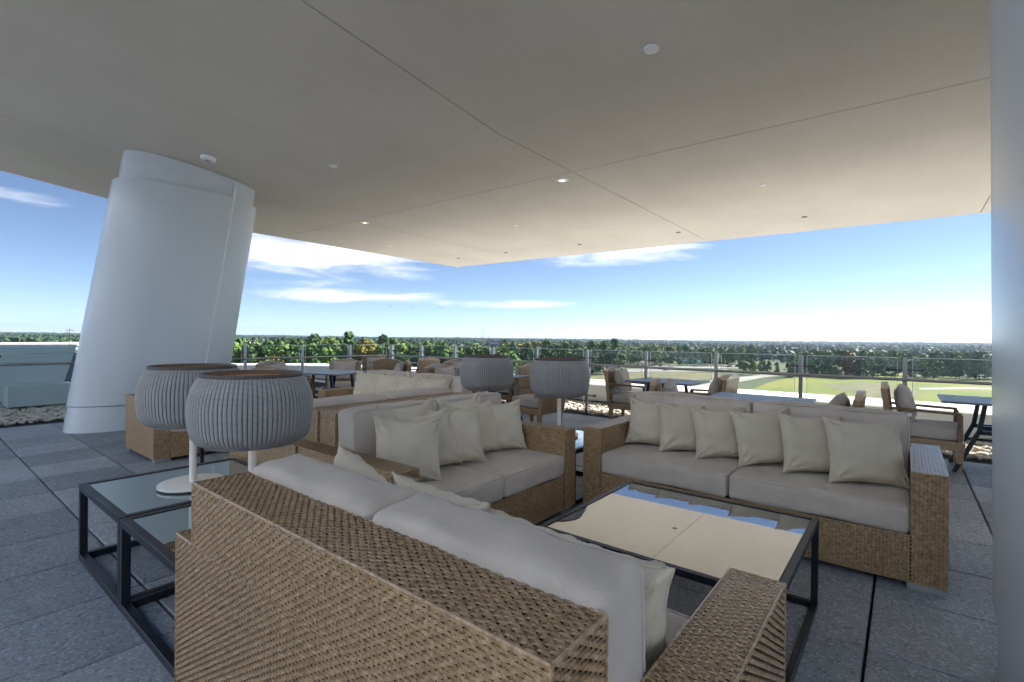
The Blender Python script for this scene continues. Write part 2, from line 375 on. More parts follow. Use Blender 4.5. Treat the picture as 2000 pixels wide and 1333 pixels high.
# ------------------------------------------------------------------ ceiling panels
def zc(x, y): return 3.70+.0095*(y-11.9)+max(0., .105*(4.25-x))
ceil = MB()
def cpanel(x0, x1, y0, y1, d0, d1):
    xs = [x0, x1] if not x0 < 4.25 < x1 else [x0, 4.25, x1]
    m = MB(); vs = []
    for x in xs:
        for y in (y0, y1):
            vs.append((x, y, zc(x, y)+d0)); vs.append((x, y, zc(x, y)+d1))
    fs = []
    for k in range(len(xs)-1):
        b = 4*k; fs += [(b, b+2, b+6, b+4), (b+1, b+5, b+7, b+3), (b, b+4, b+5, b+1), (b+2, b+3, b+7, b+6)]
    fs += [(0, 1, 3, 2), (4*len(xs)-4, 4*len(xs)-2, 4*len(xs)-1, 4*len(xs)-3)]
    m.add(vs, fs); return m
XR, YR = 11.81, 11.90
ceiling = cpanel(.12, XR-.02, -8.5, YR-.02, .03, .42).build('ceiling', 'stucco'); tag(ceiling, kind='structure')
g = .007
ysp = [-8.5, -1.0, 3.63, 8.87, YR]; xsp = [.12, 5.85, XR]
for a in range(2):
    for b in range(4):
        cpanel(xsp[a]+(g if a else 0), xsp[a+1]-(g if a == 0 else 0), ysp[b]+(g if b else 0), ysp[b+1]-(g if b < 3 else 0), 0, .028).build('ceiling_panel', 'stucco', ceiling)
# fascia along the free edges
cpanel(XR+.002, XR+.05, -8.5, YR+.03, .002, .44).build('fascia', 'stucco', ceiling)

def disc(r_, h, seg=24): return [(r_*.9, 0), (r_, .25*h), (r_, h)]
def ceil_item(name, x, y, r_, h, mat, label, cat, group=None, lens=None):
    z = zc(x, y); tilt = (0, math.atan(.105) if x < 4.25 else 0, 0)
    t = empty(name, (x, y, z)); t.rotation_euler = tilt
    m = MB(); m.lathe([(r_*.55, -h), (r_*.92, -h*.8), (r_, -h*.3), (r_, 0.0)], 24); m.build('cover', mat, t)
    if lens:
        m = MB(); m.lathe([(r_*.45, -h-.003), (r_*.52, -h+.004)], 20); m.build('lens', lens, t)
    return tag(t, label, cat, group)
ceil_item('smoke_detector', 2.745, 7.737, .10, .055, 'white_paint', 'white round smoke detector on the ceiling above the near face of the leaning column', 'smoke detector', None, 'steel')
ceil_item('junction_cover', 3.797, 1.628, .060, .012, 'white_paint', 'white round blank cover high on the ceiling, nearest to the camera', 'ceiling cover')
ceil_item('junction_cover', 3.803, 6.288, .060, .012, 'white_paint', 'small white round cover on the ceiling right of the smoke detector', 'ceiling cover')
ceil_item('downlight', 6.065, 3.943, .095, .010, 'white_paint', 'lit recessed downlight just below the crossing of the ceiling joints', 'downlight', 'ceiling downlights', 'downlight_lens')
ceil_item('downlight', 6.039, 8.774, .095, .010, 'white_paint', 'recessed downlight on the ceiling joint to the right of the leaning column', 'downlight', 'ceiling downlights', 'downlight_lens')
for x, y, l in [(7.95, 1.661, 'small sprinkler cap on the ceiling above the right sofa, nearer row'), (7.989, 6.313, 'small sprinkler cap in the middle of the outer ceiling panel, nearer row'), (8.057, 10.564, 'small sprinkler cap near the left ceiling edge beside the column'),
             (10.452, 1.479, 'rightmost small dark sprinkler cap along the outer ceiling edge'), (10.492, 3.837, 'second small dark sprinkler cap from the right along the ceiling edge'), (10.561, 6.332, 'third small dark sprinkler cap from the right along the ceiling edge'),
             (10.502, 8.649, 'fourth small sprinkler cap from the right, near the ceiling corner'), (10.504, 10.499, 'small sprinkler cap closest to the pointed ceiling corner')]:
    ceil_item('sprinkler_cap', x, y, .05, .012, 'white_paint' if x < 9 else 'steel_dark', l, 'sprinkler cap', 'ceiling sprinkler caps')

# ------------------------------------------------------------------ leaning oval columns
LEAN = .150
def column(cx, cy, label):
    t = empty('leaning_column', (cx, cy, 0)); a, b = .96, .47
    def pt(th, off, z):
        aa, bb, n_ = a+off, b+off, 2.3; th = math.atan2(bb*math.sin(th), aa*math.cos(th)); c_, s_ = math.cos(th), math.sin(th)
        r_ = (abs(c_/aa)**n_+abs(s_/bb)**n_)**(-1/n_); return (r_*c_+LEAN*z, r_*s_, z)
    def wall(name, th0, th1, off, z0, z1, seg, mat, zt=None):
        m = MB(); m.smooth = True; ths = [th0+(th1-th0)*k/seg for k in range(seg+1)]
        zs = [z0, z1] if zt is None else [z0, z1]
        for th in ths:
            for o_ in (off, off-.03):
                for z in (z0, z1):
                    p = pt(th, o_, z)
                    if z == z1 and zt: 
                        zz = min(z1, zc(cx+p[0], cy+p[1])-.002); p = pt(th, o_, zz)
                    m.v.append(p)
        for k in range(seg):
            q = 4*k; m.f += [(q, q+4, q+5, q+1), (q+2, q+3, q+7, q+6), (q+1, q+5, q+7, q+3), (q, q+2, q+6, q+4)]
        m.f += [(0, 1, 3, 2), (4*seg, 4*seg+2, 4*seg+3, 4*seg+1)]
        return m.build(name, mat, t)
    seam = R(-62)
    cuts = [R(-238), seam, R(118)-0]
    e = .006
    wall('plinth', R(-180), R(180), -.012, 0, .335, 140, 'column_paint')
    wall('panel', seam-R(180)+e, seam-e, 0, .345, 3.46, 90, 'column_paint')
    wall('panel', seam+e, seam+R(180)-e, 0, .345, 3.42, 90, 'column_paint')
    wall('collar', seam-R(180)+e, seam-e, -.06, 3.40, 4.2, 90, 'column_paint', True)
    wall('collar', seam+e, seam+R(180)-e, -.06, 3.40, 4.2, 90, 'column_paint', True)
    m = MB(); p0 = pt(seam, -.010, .345); p1 = pt(seam, -.010, 3.60); m.tube([p0, p1], .016, 8); m.build('seam_trim', 'seam_white', t)
    return tag(t, label, 'column')
column(2.31, 8.66, 'large leaning oval column with pale blue-grey panels on the left side')
column(2.26, -.728, 'pale blue-grey oval column cut off by the right edge of the picture')

# ------------------------------------------------------------------ parapet round the terrace edge
def parapet():
    inner = [(8.97, -6)] + [(8.97, y) for y in (-3, 0, 3, 6, 9, 11)] + [(8.93, 12.2), (8.78, 13.4), (8.45, 14.6), (7.85, 15.6), (7.0, 16.4), (5.6, 17.2), (3.6, 17.8)]
    m = MB(); n = len(inner)
    prof = [(0, -.34), (0, .355), (.03, .375), (1.45, .345), (1.48, .3), (1.48, -3.5)]
    for i, (x, y) in enumerate(inner):
        a = Vector(inner[max(0, i-1)]); b = Vector(inner[min(n-1, i+1)]); d = (b-a).normalized(); nn = Vector((d.y, -d.x))
        for o_, z in prof: m.v.append((x+nn.x*o_, y+nn.y*o_, z))
    k = len(prof)
    for i in range(n-1):
        for j in range(k-1): m.f.append((i*k+j, i*k+j+1, (i+1)*k+j+1, (i+1)*k+j))
    t = m.build('parapet_wall', 'parapet_white'); tag(t, 'low white sunlit parapet wall with wide cap beyond the gravel strip', 'parapet')
    # cap joints
    for y in (-2.2, .8, 3.8, 6.8, 9.8): MB().box(8.962, y, -.04, 8.969, y+.018, .35).build('joint_cover', 'seam_white', t)
    return t
parapet()
for k, (y0, y1) in enumerate([(-2.0, .9), (2.2, 5.6), (7, 9.4)]):
    m = MB(); m.tube([(8.90, y0, .03), (8.89, (y0+y1)/2, .035), (8.91, y1, .03)], .016, 6)
    tag(m.build('cable', 'cable_black'), ['black cable lying at the parapet foot at the far right', 'black cable at the parapet foot left of the right sofa', 'black cable at the parapet foot behind the lamps'][k], 'cable', 'cables along the parapet foot')

# screen wall on the left
t = empty('screen_wall', (0, 12.0, 0))
m = MB(); yw = .35
m.add([(-4.5, yw, .0), (1.86, yw, .0), (2.10, yw, .93), (-4.5, yw, .93), (-4.5, yw+.12, 0), (1.86, yw+.12, 0), (2.10, yw+.12, .93), (-4.5, yw+.12, .93)], [(0,1,2,3),(5,4,7,6),(1,5,6,2),(3,2,6,7),(0,3,7,4),(0,4,5,1)]); m.build('lower_panel', 'screen_metal', t)
m = MB(); m.add([(-4.5, yw, .938), (2.103, yw, .938), (2.145, yw, 1.10), (-4.5, yw, 1.10), (-4.5, yw+.12, .938), (2.103, yw+.12, .938), (2.145, yw+.12, 1.10), (-4.5, yw+.12, 1.10)], [(0,1,2,3),(5,4,7,6),(1,5,6,2),(3,2,6,7),(0,3,7,4),(0,4,5,1)]); m.build('upper_panel', 'screen_metal', t)
MB().cbox(1.16, -.12, .03, 2.02, yw-.003, .40, .008).build('service_box', 'screen_metal', t)
tag(t, 'pale teal metal screen wall behind the gravel at the far left', 'screen wall')
tag(MB().cbox(1.95, 12.0, .02, 2.55, 12.5, .36, .01).build('roof_curb', 'parapet_white'), 'low white curb block between the screen wall end and the column', 'curb')

# invented facade behind the camera, added to reflect sunlight into the foreground
fac = empty('fill_facade', (-6.2, 0, 0))
for k in range(14):
    y0 = -19+2.8*k
    for z0, z1, nm, mt in ((-.0, .75, 'spandrel_panel', 'fill_facade_panel'), (.77, 3.1, 'window', 'fill_facade_glass'), (3.12, 4.25, 'spandrel_panel', 'fill_facade_panel'), (4.27, 6.6, 'window', 'fill_facade_glass'), (6.62, 8.0, 'spandrel_panel', 'fill_facade_panel')):
        MB().box(-.25 if nm == 'window' else -.3, y0+.02, z0, -.06 if nm == 'window' else 0, y0+2.78, z1).build(nm, mt, fac)
    MB().box(-.3, y0-.09, 0, .06, y0+.018, 8.0).build('mullion', 'seam_white', fac)
tag(fac, 'invented building front with windows behind the camera, added to reflect fill light', 'building')

# ------------------------------------------------------------------ gravel strips
def gravel(name, rects, label, dens, seed):
    rng = np.random.default_rng(seed)
    bm = bmesh.new(); bmesh.ops.create_icosphere(bm, subdivisions=1, radius=1); bm.verts.index_update()
    bv = np.array([v.co[:] for v in bm.verts]); bf = np.array([[v.index for v in f.verts] for f in bm.faces]); bm.free()
    VV = []; FF = []; o = 0
    for x0, x1, y0, y1 in rects:
        n = int((x1-x0)*(y1-y0)*dens)
        for k in range(n):
            r_ = rng.uniform(.022, .046); sc = np.array([r_*rng.uniform(.9, 1.5), r_*rng.uniform(.8, 1.1), r_*rng.uniform(.45, .75)])
            a = rng.uniform(0, 6.28); c_, s_ = math.cos(a), math.sin(a)
            v = bv*sc*(1+rng.normal(0, .05, (len(bv), 1))); v = np.c_[v[:, 0]*c_-v[:, 1]*s_, v[:, 0]*s_+v[:, 1]*c_, v[:, 2]]
            VV.append(v+np.array([rng.uniform(x0, x1), rng.uniform(y0, y1), rng.uniform(-.030, .004)])); FF.append(bf+o); o += len(bv)
    me = np_mesh(name, np.concatenate(VV), np.concatenate(FF), 'river_stone', True)
    return tag(link(name, me), label, 'gravel', None, 'stuff')
gravel('river_gravel', [(7.74, 8.95, -2.2, 6.2), (7.74, 8.9, 6.2, 12)], 'sunlit pale river stones between the paving and the white parapet', 330, 3)
gravel('river_gravel', [(.2, 2.6, 10.16, 12.3), (2.6, 7.7, 10.16, 11.6)], 'shaded grey river stones in front of the teal screen wall', 330, 4)

# ------------------------------------------------------------------ glass railing
rail = empty('glass_railing', (XE, YE, 0))
def rp(x, y, z): return (x-XE, y-YE, z)
ypost = [-.003+1.109*k for k in range(-2, 10)]; xpost = [7.70-.02, 6.60, 5.43, 4.26, 3.09, 1.92, .75, -.42]
pmesh = MB().cbox(-.024, -.024, -.03, .024, .024, 1.115, .004).mesh('post', 'steel')
cm = MB(); cm.tube([(-.16, 0, 0), (.16, 0, 0)], .010, 6); cm.lathe([(.0, 0)], 3) if False else None
for sx in (-1, 1): cm.tube([(sx*.16, -.028, 0), (sx*.16, .028, 0)], .022, 8)
cmesh = cm.mesh('clamp', 'steel_dark')
for y in ypost+[YE-.06]:
    link('post', pmesh, rail, rp(XE, y, 0))
    for z in (.965, .30): link('clamp', cmesh, rail, rp(XE, y, z), (0, 0, R(90)))
for x in xpost[1:]:
    link('post', pmesh, rail, rp(x, YE, 0))
    for z in (.965, .30): link('clamp', cmesh, rail, rp(x, YE, z))
def pane(a, b, axis):
    m = MB(); e = MB(); z0, z1 = .09, 1.108; gp = .075
    if axis == 'y':
        m.box(-.005, a+gp, z0, .005, b-gp, z1); e.box(-.006, a+gp, z1+.001, .006, b-gp, z1+.009); e.box(-.006, a+gp-.006, z0, .006, a+gp-.001, z1); e.box(-.006, b-gp+.001, z0, .006, b-gp+.006, z1)
    else:
        m.box(a+gp, -.005, z0, b-gp, .005, z1); e.box(a+gp, -.006, z1+.001, b-gp, .006, z1+.009); e.box(a+gp-.006, -.006, z0, a+gp-.001, .006, z1); e.box(b-gp+.001, -.006, z0, b-gp+.006, .006, z1)
    o = m.build('glass_pane', 'rail_glass', rail); e.build('polished_edge', 'glass_edge', o)
yl = ypost+[YE-.06]
for a, b in zip(yl[:-1], yl[1:]): pane(a-YE, b-YE, 'y')
for b, a in zip(xpost[:-1], xpost[1:]): pane(a-XE, b-XE, 'x')
m = MB(); m.tube([rp(7.64, -4, .85), rp(7.64, 10.04, .85), rp(-1, 10.04, .85)], .021, 10); m.build('handrail', 'steel', rail)
tag(rail, 'frameless glass railing with steel posts and round handrail along the terrace edge', 'railing')

# ------------------------------------------------------------------ woven sofas
def weave(panels, pr=.0100, ps=.0165, lift=.0042):
    """real over-and-under strands for flat panels: (origin, u, v, lu, lv); strands run along u"""
    VV = []; FF = []; o = 0
    for org, u, v, lu, lv in panels:
        org, u, v = np.array(org, float), np.array(u, float), np.array(v, float); n = np.cross(u, v)
        rows = max(1, round(lv/pr)); cols = max(1, round(lu/ps)); p_r = lv/rows; p_s = lu/cols
        I, J = np.meshgrid(np.arange(rows), np.arange(cols), indexing='ij'); msk = (I+J) % 2 == 0
        I = I[msk]; J = J[msk]; k = len(I)
        uc = (J+.5)*p_s; vc = (I+.5)*p_r; jit = np.sin(I*12.9898+J*78.233)*43758.5; jit = (jit-np.floor(jit)-.5)
        ts = np.array([-.95, -.60, 0, .60, .95])*p_s; hs = np.array([-.0026, .0013, .0019, .0013, -.0026])*(lift/.0032)
        w = p_r*.435
        pts = np.zeros((k, 10, 3))
        for q in range(5):
            uu = np.clip(uc+ts[q], 0, lu)
            for r_, sg in ((0, -1), (1, 1)):
                vv = vc+sg*w*(1 if abs(q-2) < 2 else .85)+jit*.0016
                pts[:, q*2+r_] = org+uu[:, None]*u+vv[:, None]*v+(hs[q]+jit*.0011)[:, None]*n
        base = o+np.arange(k)[:, None]*10
        for q in range(4): FF.append(base+np.array([q*2, q*2+2, q*2+3, q*2+1]))
        VV.append(pts.reshape(-1, 3)); o += 10*k
        # stakes under the strands
        js = np.arange(cols); uc = (js+.5)*p_s; w = p_s*.26; st = np.zeros((cols, 4, 3))
        for q, (du, vv) in enumerate([(-w, 0), (w, 0), (w, lv), (-w, lv)]): st[:, q] = org+(uc+du)[:, None]*u+vv*v-.0006*n
        VV.append(st.reshape(-1, 3)); FF.append(o+np.arange(cols)[:, None]*4+np.array([0, 1, 2, 3])); o += 4*cols
    return np.concatenate(VV), np.concatenate(FF)

D_, AW, AH, BT, BH, DK, CL = .955, .145, .62, .172, .82, .285, .04
def sofa_meshes(W, tagn):
    i = .0035
    b = MB(); b.cbox(i, i, CL, AW-i, D_-i, AH-i, .006); b.cbox(W-AW+i, i, CL, W-i, D_-i, AH-i, .006)
    b.cbox(AW+i, i, CL, W-AW-i, BT-i, BH-i, .006); b.cbox(AW-i*2, BT-2*i, CL, W-AW+i*2, D_-i-.004, DK-i, .006)
    core = b.mesh('core'+tagn, 'wicker_core')
    X, Y, Z = (1,0,0), (0,1,0), (0,0,1); nX, nY = (-1,0,0), (0,-1,0)
    P = [((0,0,CL), X, Z, W, AH-CL), ((AW,0,AH), X, Z, W-2*AW, BH-AH),                 # rear
         ((0,D_,CL), nY, Z, D_, AH-CL), ((W,0,CL), Y, Z, D_, AH-CL),                    # outer sides
         ((0,0,AH), X, Y, AW, D_), ((W-AW,0,AH), X, Y, AW, D_),                         # arm tops
         ((AW,0,BH), X, Y, W-2*AW, BT),                                                 # back top
         ((AW,BT,AH), nY, Z, BT, BH-AH), ((W-AW,0,AH), Y, Z, BT, BH-AH),                # back ends above the arms
         ((W,D_,CL), nX, Z, AW, AH-CL), ((AW,D_,CL), nX, Z, AW, AH-CL),                 # arm fronts
         ((W-AW,D_-.004,CL), nX, Z, W-2*AW, DK-CL),                                     # front below the seat
         ((AW,BT,DK), Y, Z, D_-BT, AH-DK), ((W-AW,D_,DK), nY, Z, D_-BT, AH-DK),         # inner arms
         ((W-AW,BT,DK), nX, Z, W-2*AW, BH-DK)]
    V, F_ = weave(P)
    wv = np_mesh('weave'+tagn, V, F_, 'wicker')
    # rounded binding strands along the exposed edges
    e = MB()
    def ed(a, b): e.tube([a, b], .0036, 5)
    ed((0,0,AH),(AW,0,AH)); ed((W-AW,0,AH),(W,0,AH)); ed((AW,0,BH),(W-AW,0,BH)); ed((AW,BT,BH),(W-AW,BT,BH))
    for x in (AW, W-AW): ed((x,0,AH),(x,0,BH)); ed((x,BT,AH),(x,BT,BH)); ed((x,0,BH),(x,BT,BH))
    for x in (0, AW, W-AW, W): ed((x,0,AH),(x,D_,AH)); ed((x,D_,CL if x in (0,W) else DK),(x,D_,AH))
    for x in (0, W): ed((x,0,CL),(x,0,AH)); ed((x,0,CL),(x,D_,CL))
    for x in (0, W-AW): ed((x,D_,AH),(x+AW,D_,AH))
    ed((0,0,CL),(W,0,CL)); ed((0,D_,CL),(W,D_,CL)); ed((AW,D_,DK),(W-AW,D_,DK))
    edge = e.mesh('binding'+tagn, 'wicker')
    cw = (W-2*AW)/2
    seat = MB().rbox(0, 0, 0, cw-.006, D_-BT+.012, .152, .028, 8, .010, 5).mesh('seat'+tagn, 'cushion_fabric')
    back = MB().rbox(0, 0, 0, cw-.008, .185, .425, .036, 8, .012, 9).mesh('back'+tagn, 'cushion_fabric')
    def cord(hx, hy, k, plane):
        hx, hy = hx-.0095, hy-.0095; rr = .03; p = []
        for cx_, cy_, a0 in ((hx-rr, hy-rr, 0), (-hx+rr, hy-rr, 90), (-hx+rr, -hy+rr, 180), (hx-rr, -hy+rr, 270)):
            for q in range(5): a_ = R(a0+22.5*q); p.append((cx_+rr*math.cos(a_), cy_+rr*math.sin(a_)))
        p.append(p[0]); m_ = MB(); m_.tube([(x_, y_, k) if plane == 'z' else (x_, k, y_) for x_, y_ in p], .0042, 5, False); return m_
    c1 = cord((cw-.006)/2+.003, (D_-BT+.012)/2+.003, .0685, 'z'); c1.v += []
    spipe = c1.mesh('seat_piping'+tagn, 'cushion_fabric')
    bpipe = cord((cw-.008)/2+.001, .2125+.001, .0865, 'y').mesh('back_piping'+tagn, 'cushion_fabric')
    foot = MB().cbox(-.075, -.035, 0, .075, .035, CL+.002, .003).mesh('foot'+tagn, 'foot_metal')
    return dict(W=W, core=core, weave=wv, edge=edge, seat=seat, back=back, spipe=spipe, bpipe=bpipe, foot=foot, cw=cw)
LOVE = sofa_meshes(1.69, '_two'); LONG = sofa_meshes(2.12, '_long')
def sofa(k, x, y, rz, label):
    W = k['W']; t = empty('wicker_sofa', (x, y, 0), R(rz))
    f = link('frame', k['core'], t); link('weave', k['weave'], f)['kind'] = 'stuff'; link('binding', k['edge'], f)
    for q in (0, 1):
        xc = AW+k['cw']*(q+.5)
        sc_ = link('seat_cushion', k['seat'], t, (xc, BT+(D_-BT)/2+.004, DK+.076), (R(random.uniform(-.5, .3)), 0, R(random.uniform(-.3, .3))))
        link('piping', k['spipe'], sc_)
        bc_ = link('back_cushion', k['back'], t, (xc, BT+.100, DK+.152+.203), (R(3.5+random.uniform(-1, 1)), R(random.uniform(-.6, .6)), 0))
        link('piping', k['bpipe'], bc_)
    for fx, fy in ((.085, .05), (W-.085, .05), (.085, D_-.045), (W-.085, D_-.045)): link('foot', k['foot'], t, (fx, fy, 0))
    return tag(t, label, 'sofa', 'wicker sofas')
sofa(LOVE, .60, 1.945, -90, 'wicker sofa in the foreground seen from behind, its woven back towards the camera')
sofa(LOVE, 3.235, 2.915, 180, 'two-seat wicker sofa in the middle, behind the mirror coffee table, facing right')
sofa(LONG, 4.287, -.18, 90, 'long wicker sofa on the right with six pillows, behind the coffee table')
sofa(LOVE, 1.535, 2.93, 0, 'wicker sofa standing back to back with the middle sofa, facing away')
sofa(LONG, 4.30, 3.70, 90, 'farther long wicker sofa with four pillows, seen over the middle sofa backs')
sofa(LOVE, 3.30, 6.845, 180, 'wicker sofa at the left in front of the leaning column, beside the lamp')

# ------------------------------------------------------------------ pillows
def pillow_mesh(w, h, t, seed, name, mat='pillow_fabric'):
    rnd = random.Random(seed); N_ = 26; vs = []; fs = []; ph = [rnd.uniform(0, 6.28) for _ in range(10)]
    def pos(u, v, side):
        eu = 1-.13*(1-abs(v)**2.4)*abs(u)**3; ev = 1-.13*(1-abs(u)**2.4)*abs(v)**3     # concave sides, pointed corners
        th = ((1-abs(u)**2.6)*(1-abs(v)**2.6))**.55
        wr = 0
        for c in ((-1,-1),(1,-1),(1,1),(-1,1)):                                           # creases running in from the corners
            du, dv = u-c[0], v-c[1]; r_ = math.hypot(du, dv); an = math.atan2(dv, du)
            wr += math.exp(-(r_/.62)**2)*math.sin(an*11+ph[0]+c[0])*min(1, r_*5)
        ed = math.sin(u*15+ph[2]+2*math.sin(v*3))*max(0, abs(v)-.55)*1.6 + math.sin(v*14+ph[3]+2*math.sin(u*3))*max(0, abs(u)-.55)*1.6
        sag = .06*math.sin(u*2.3+ph[4])*math.sin(v*2+ph[5])
        y = side*(t/2*th*(1+sag*2) + (.0150*wr+.0115*ed)*min(1, th*2.5))
        return (u*eu*w/2, y+.010*math.sin(u*2+ph[6])*abs(v), v*ev*h/2 - .012*(1-u*u)*(1 if v > .6 else 0)*(v-.6)*2.5)
    idx = {}
    for side in (1, -1):
        for a in range(N_+1):
            for b in range(N_+1):
                u = math.sin((-1+2*a/N_)*math.pi/2); v = math.sin((-1+2*b/N_)*math.pi/2)
                u = .5*u+.5*(-1+2*a/N_); v = .5*v+.5*(-1+2*b/N_)
                rim = a in (0, N_) or b in (0, N_); key = (a, b, 0 if rim else side)
                if key not in idx: idx[key] = len(vs); vs.append(pos(u, v, 0 if rim else side))
    for side in (1, -1):
        for a in range(N_):
            for b in range(N_):
                q = []
                for c in ((a,b),(a+1,b),(a+1,b+1),(a,b+1)):
                    rim = c[0] in (0, N_) or c[1] in (0, N_); q.append(idx[(c[0], c[1], 0 if rim else side)])
                fs.append(q if side < 0 else q[::-1])
    m = MB(); m.add(vs, fs); m.smooth = True; me = m.mesh(name, mat)
    me.polygons.foreach_set('use_smooth', [True]*len(me.polygons)); 
    # sewn edge
    s2 = MB(); ring = [(a, 0) for a in range(N_)]+[(N_, b) for b in range(N_)]+[(a, N_) for a in range(N_, 0, -1)]+[(0, b) for b in range(N_, 0, -1)]
    path = [vs[idx[(a, b, 0)]] for a, b in ring]; path.append(path[0]); s2.tube(path, .0028, 4, False)
    return me, s2.mesh(name+'_seam', mat)
PIL = [pillow_mesh(.46, .435, .195, 20+k, 'pillow_%d' % k) for k in range(5)]
PILC = [pillow_mesh(.46, .40, .17, 60+k, 'chair_pillow_%d' % k, 'chair_fabric') for k in range(3)]
def pillow(x, y, z, yaw, tilt, label, group, var=0, roll=0, lib=None, s_=1.0):
    """yaw: direction the face looks at (degrees from +X), tilt: leaning back; z: lower edge"""
    me, sm = (lib or PIL)[var % len(lib or PIL)]
    o = bpy.data.objects.new('pillow', me); COL.objects.link(o)
    h = .2175 if lib is None else .20
    rot = Matrix.Rotation(R(yaw-90), 4, 'Z') @ Matrix.Rotation(R(tilt), 4, 'X') @ Matrix.Rotation(R(roll), 4, 'Y')
    o.matrix_world = Matrix.Translation((x, y, z+h*s_*math.cos(R(tilt)))) @ rot @ Matrix.Scale(s_, 4)
    link('seam', sm, o)
    return tag(o, label, 'pillow', group)
ZS = .442
GR = 'pillows on the right sofa'
for k, (y, yaw, x) in enumerate([(1.60, 198, 3.85), (1.33, 217, 3.81), (1.05, 214, 3.79), (.76, 219, 3.77), (.465, 214, 3.75), (.185, 203, 3.69)]):
    pillow(x, y, ZS, yaw, 17+k % 3*2, ['leftmost cream pillow on the right sofa, against its left arm', 'second pillow from the left on the right sofa', 'third pillow from the left on the right sofa', 'fourth pillow from the left on the right sofa, at the cushion split', 'fifth pillow from the left on the right sofa', 'rightmost cream pillow on the right sofa, fully in view'][k], GR, k, (k*37 % 7)-3, None, [.90, .90, .91, .92, .92, .95][k])
GM = 'pillows on the middle sofa'
for k, (x, y, yaw, tl) in enumerate([(1.89, 2.29, -114, 14), (2.17, 2.41, -96, 17), (2.37, 2.40, -120, 17), (2.66, 2.46, -96, 16), (2.89, 2.43, -118, 18)]):
    pillow(x, y, ZS, yaw, tl, ['largest pale pillow on the middle sofa, nearest, beside its left arm', 'second pillow on the middle sofa, mostly hidden behind the first', 'third pillow on the middle sofa, over the seat split', 'fourth pillow on the middle sofa, seen edge on', 'last pillow on the middle sofa, beside its right arm'][k], GM, k+2, (k*53 % 9)-4, None, [.92, .92, .93, .92, .91][k])
for k, (x, y, l) in enumerate([(2.12, 2.56, 'pillow behind the two leftmost pillows of the middle sofa, only its top edge showing'), (2.62, 2.57, 'pillow behind the right-hand pillows of the middle sofa, only its top edge showing')]):
    pillow(x, y, ZS+.005, -92, 10, l, GM, k+1, 2)
GF = 'pillows on the foreground sofa'
for k, (x, y, yaw, tl, rl, z) in enumerate([(1.12, 1.58, -12, 15, 13, ZS+.005), (1.10, 1.14, 3, 16, 2, ZS+.012), (1.11, .78, -6, 16, -2, ZS), (1.09, .60, 4, 17, 3, ZS+.005)]):
    pillow(x, y, z, yaw, tl, ['cream pillow standing on its corner at the far left end of the foreground sofa', 'cream pillow peeking over the foreground sofa back at its middle', 'cream pillow barely showing above the foreground sofa back cushion', 'cream pillow at the right end of the foreground sofa back'][k], GF, k+1, rl, None, [.92, .92, .88, .88][k])
GN = 'pillows on the farther long sofa'
for k, (y, yaw) in enumerate([(5.42, 200), (5.02, 202), (4.60, 200), (4.20, 204)]):
    pillow(3.82, y, ZS, yaw, 17, ['leftmost pillow on the farther long sofa, beside its arm', 'second pillow from the left on the farther long sofa', 'third pillow from the left on the farther long sofa', 'rightmost pillow on the farther long sofa, half hidden'][k], GN, k, 0)

# ------------------------------------------------------------------ low tables
def low_table(x0, y0, x1, y1, h, label, top, w=.032):
    cx, cy = (x0+x1)/2, (y0+y1)/2; a, b = (x1-x0)/2, (y1-y0)/2; t = empty('low_table', (cx, cy, 0))
    for z, nm in ((0, 'base_rail'), (h-w, 'top_rail')):
        for sy in (-1, 1):
            MB().cbox(-a, sy*b-(w if sy > 0 else 0), z, a, sy*b+(0 if sy > 0 else w), z+w, .002).build(nm, 'black_metal', t)
        for sx in (-1, 1):
            MB().cbox(sx*a-(w if sx > 0 else 0), -b+w+.0005, z, sx*a+(0 if sx > 0 else w), b-w-.0005, z+w, .002).build(nm, 'black_metal', t)
    for sx in (-1, 1):
        for sy in (-1, 1):
            MB().cbox(min(sx*a, sx*(a-w)), min(sy*b, sy*(b-w)), w+.0005, max(sx*a, sx*(a-w)), max(sy*b, sy*(b-w)), h-w-.0005, .002).build('leg', 'black_metal', t)
    MB().box(-a+w+.003, -b+w+.003, h-.016, a-w-.003, b-w-.003, h-.004).build('table_top', top, t)
    return tag(t, label, 'table', 'low square glass tables')
low_table(1.846, .318, 2.815, 1.315, .435, 'large black-framed coffee table with mirror glass top reflecting the ceiling', 'mirror_top', .028)
low_table(.655, 2.882, 1.495, 3.712, .435, 'black-framed side table at the left carrying the farther left lamp', 'tinted_top', .036)
low_table(.655, 2.042, 1.495, 2.876, .432, 'black-framed side table behind the foreground sofa, under the nearest lamp', 'tinted_top', .036)
low_table(3.285, 2.00, 4.11, 2.83, .435, 'side table with pale top in the gap between the middle and right sofas', 'tinted_top', .036)
low_table(3.285, 2.86, 4.11, 3.67, .435, 'side table under the farther of the two right-hand lamps', 'tinted_top', .036)
low_table(1.86, 4.42, 2.83, 5.40, .435, 'dark coffee table between the far sofas, seen under the left lamps', 'mirror_top', .028)

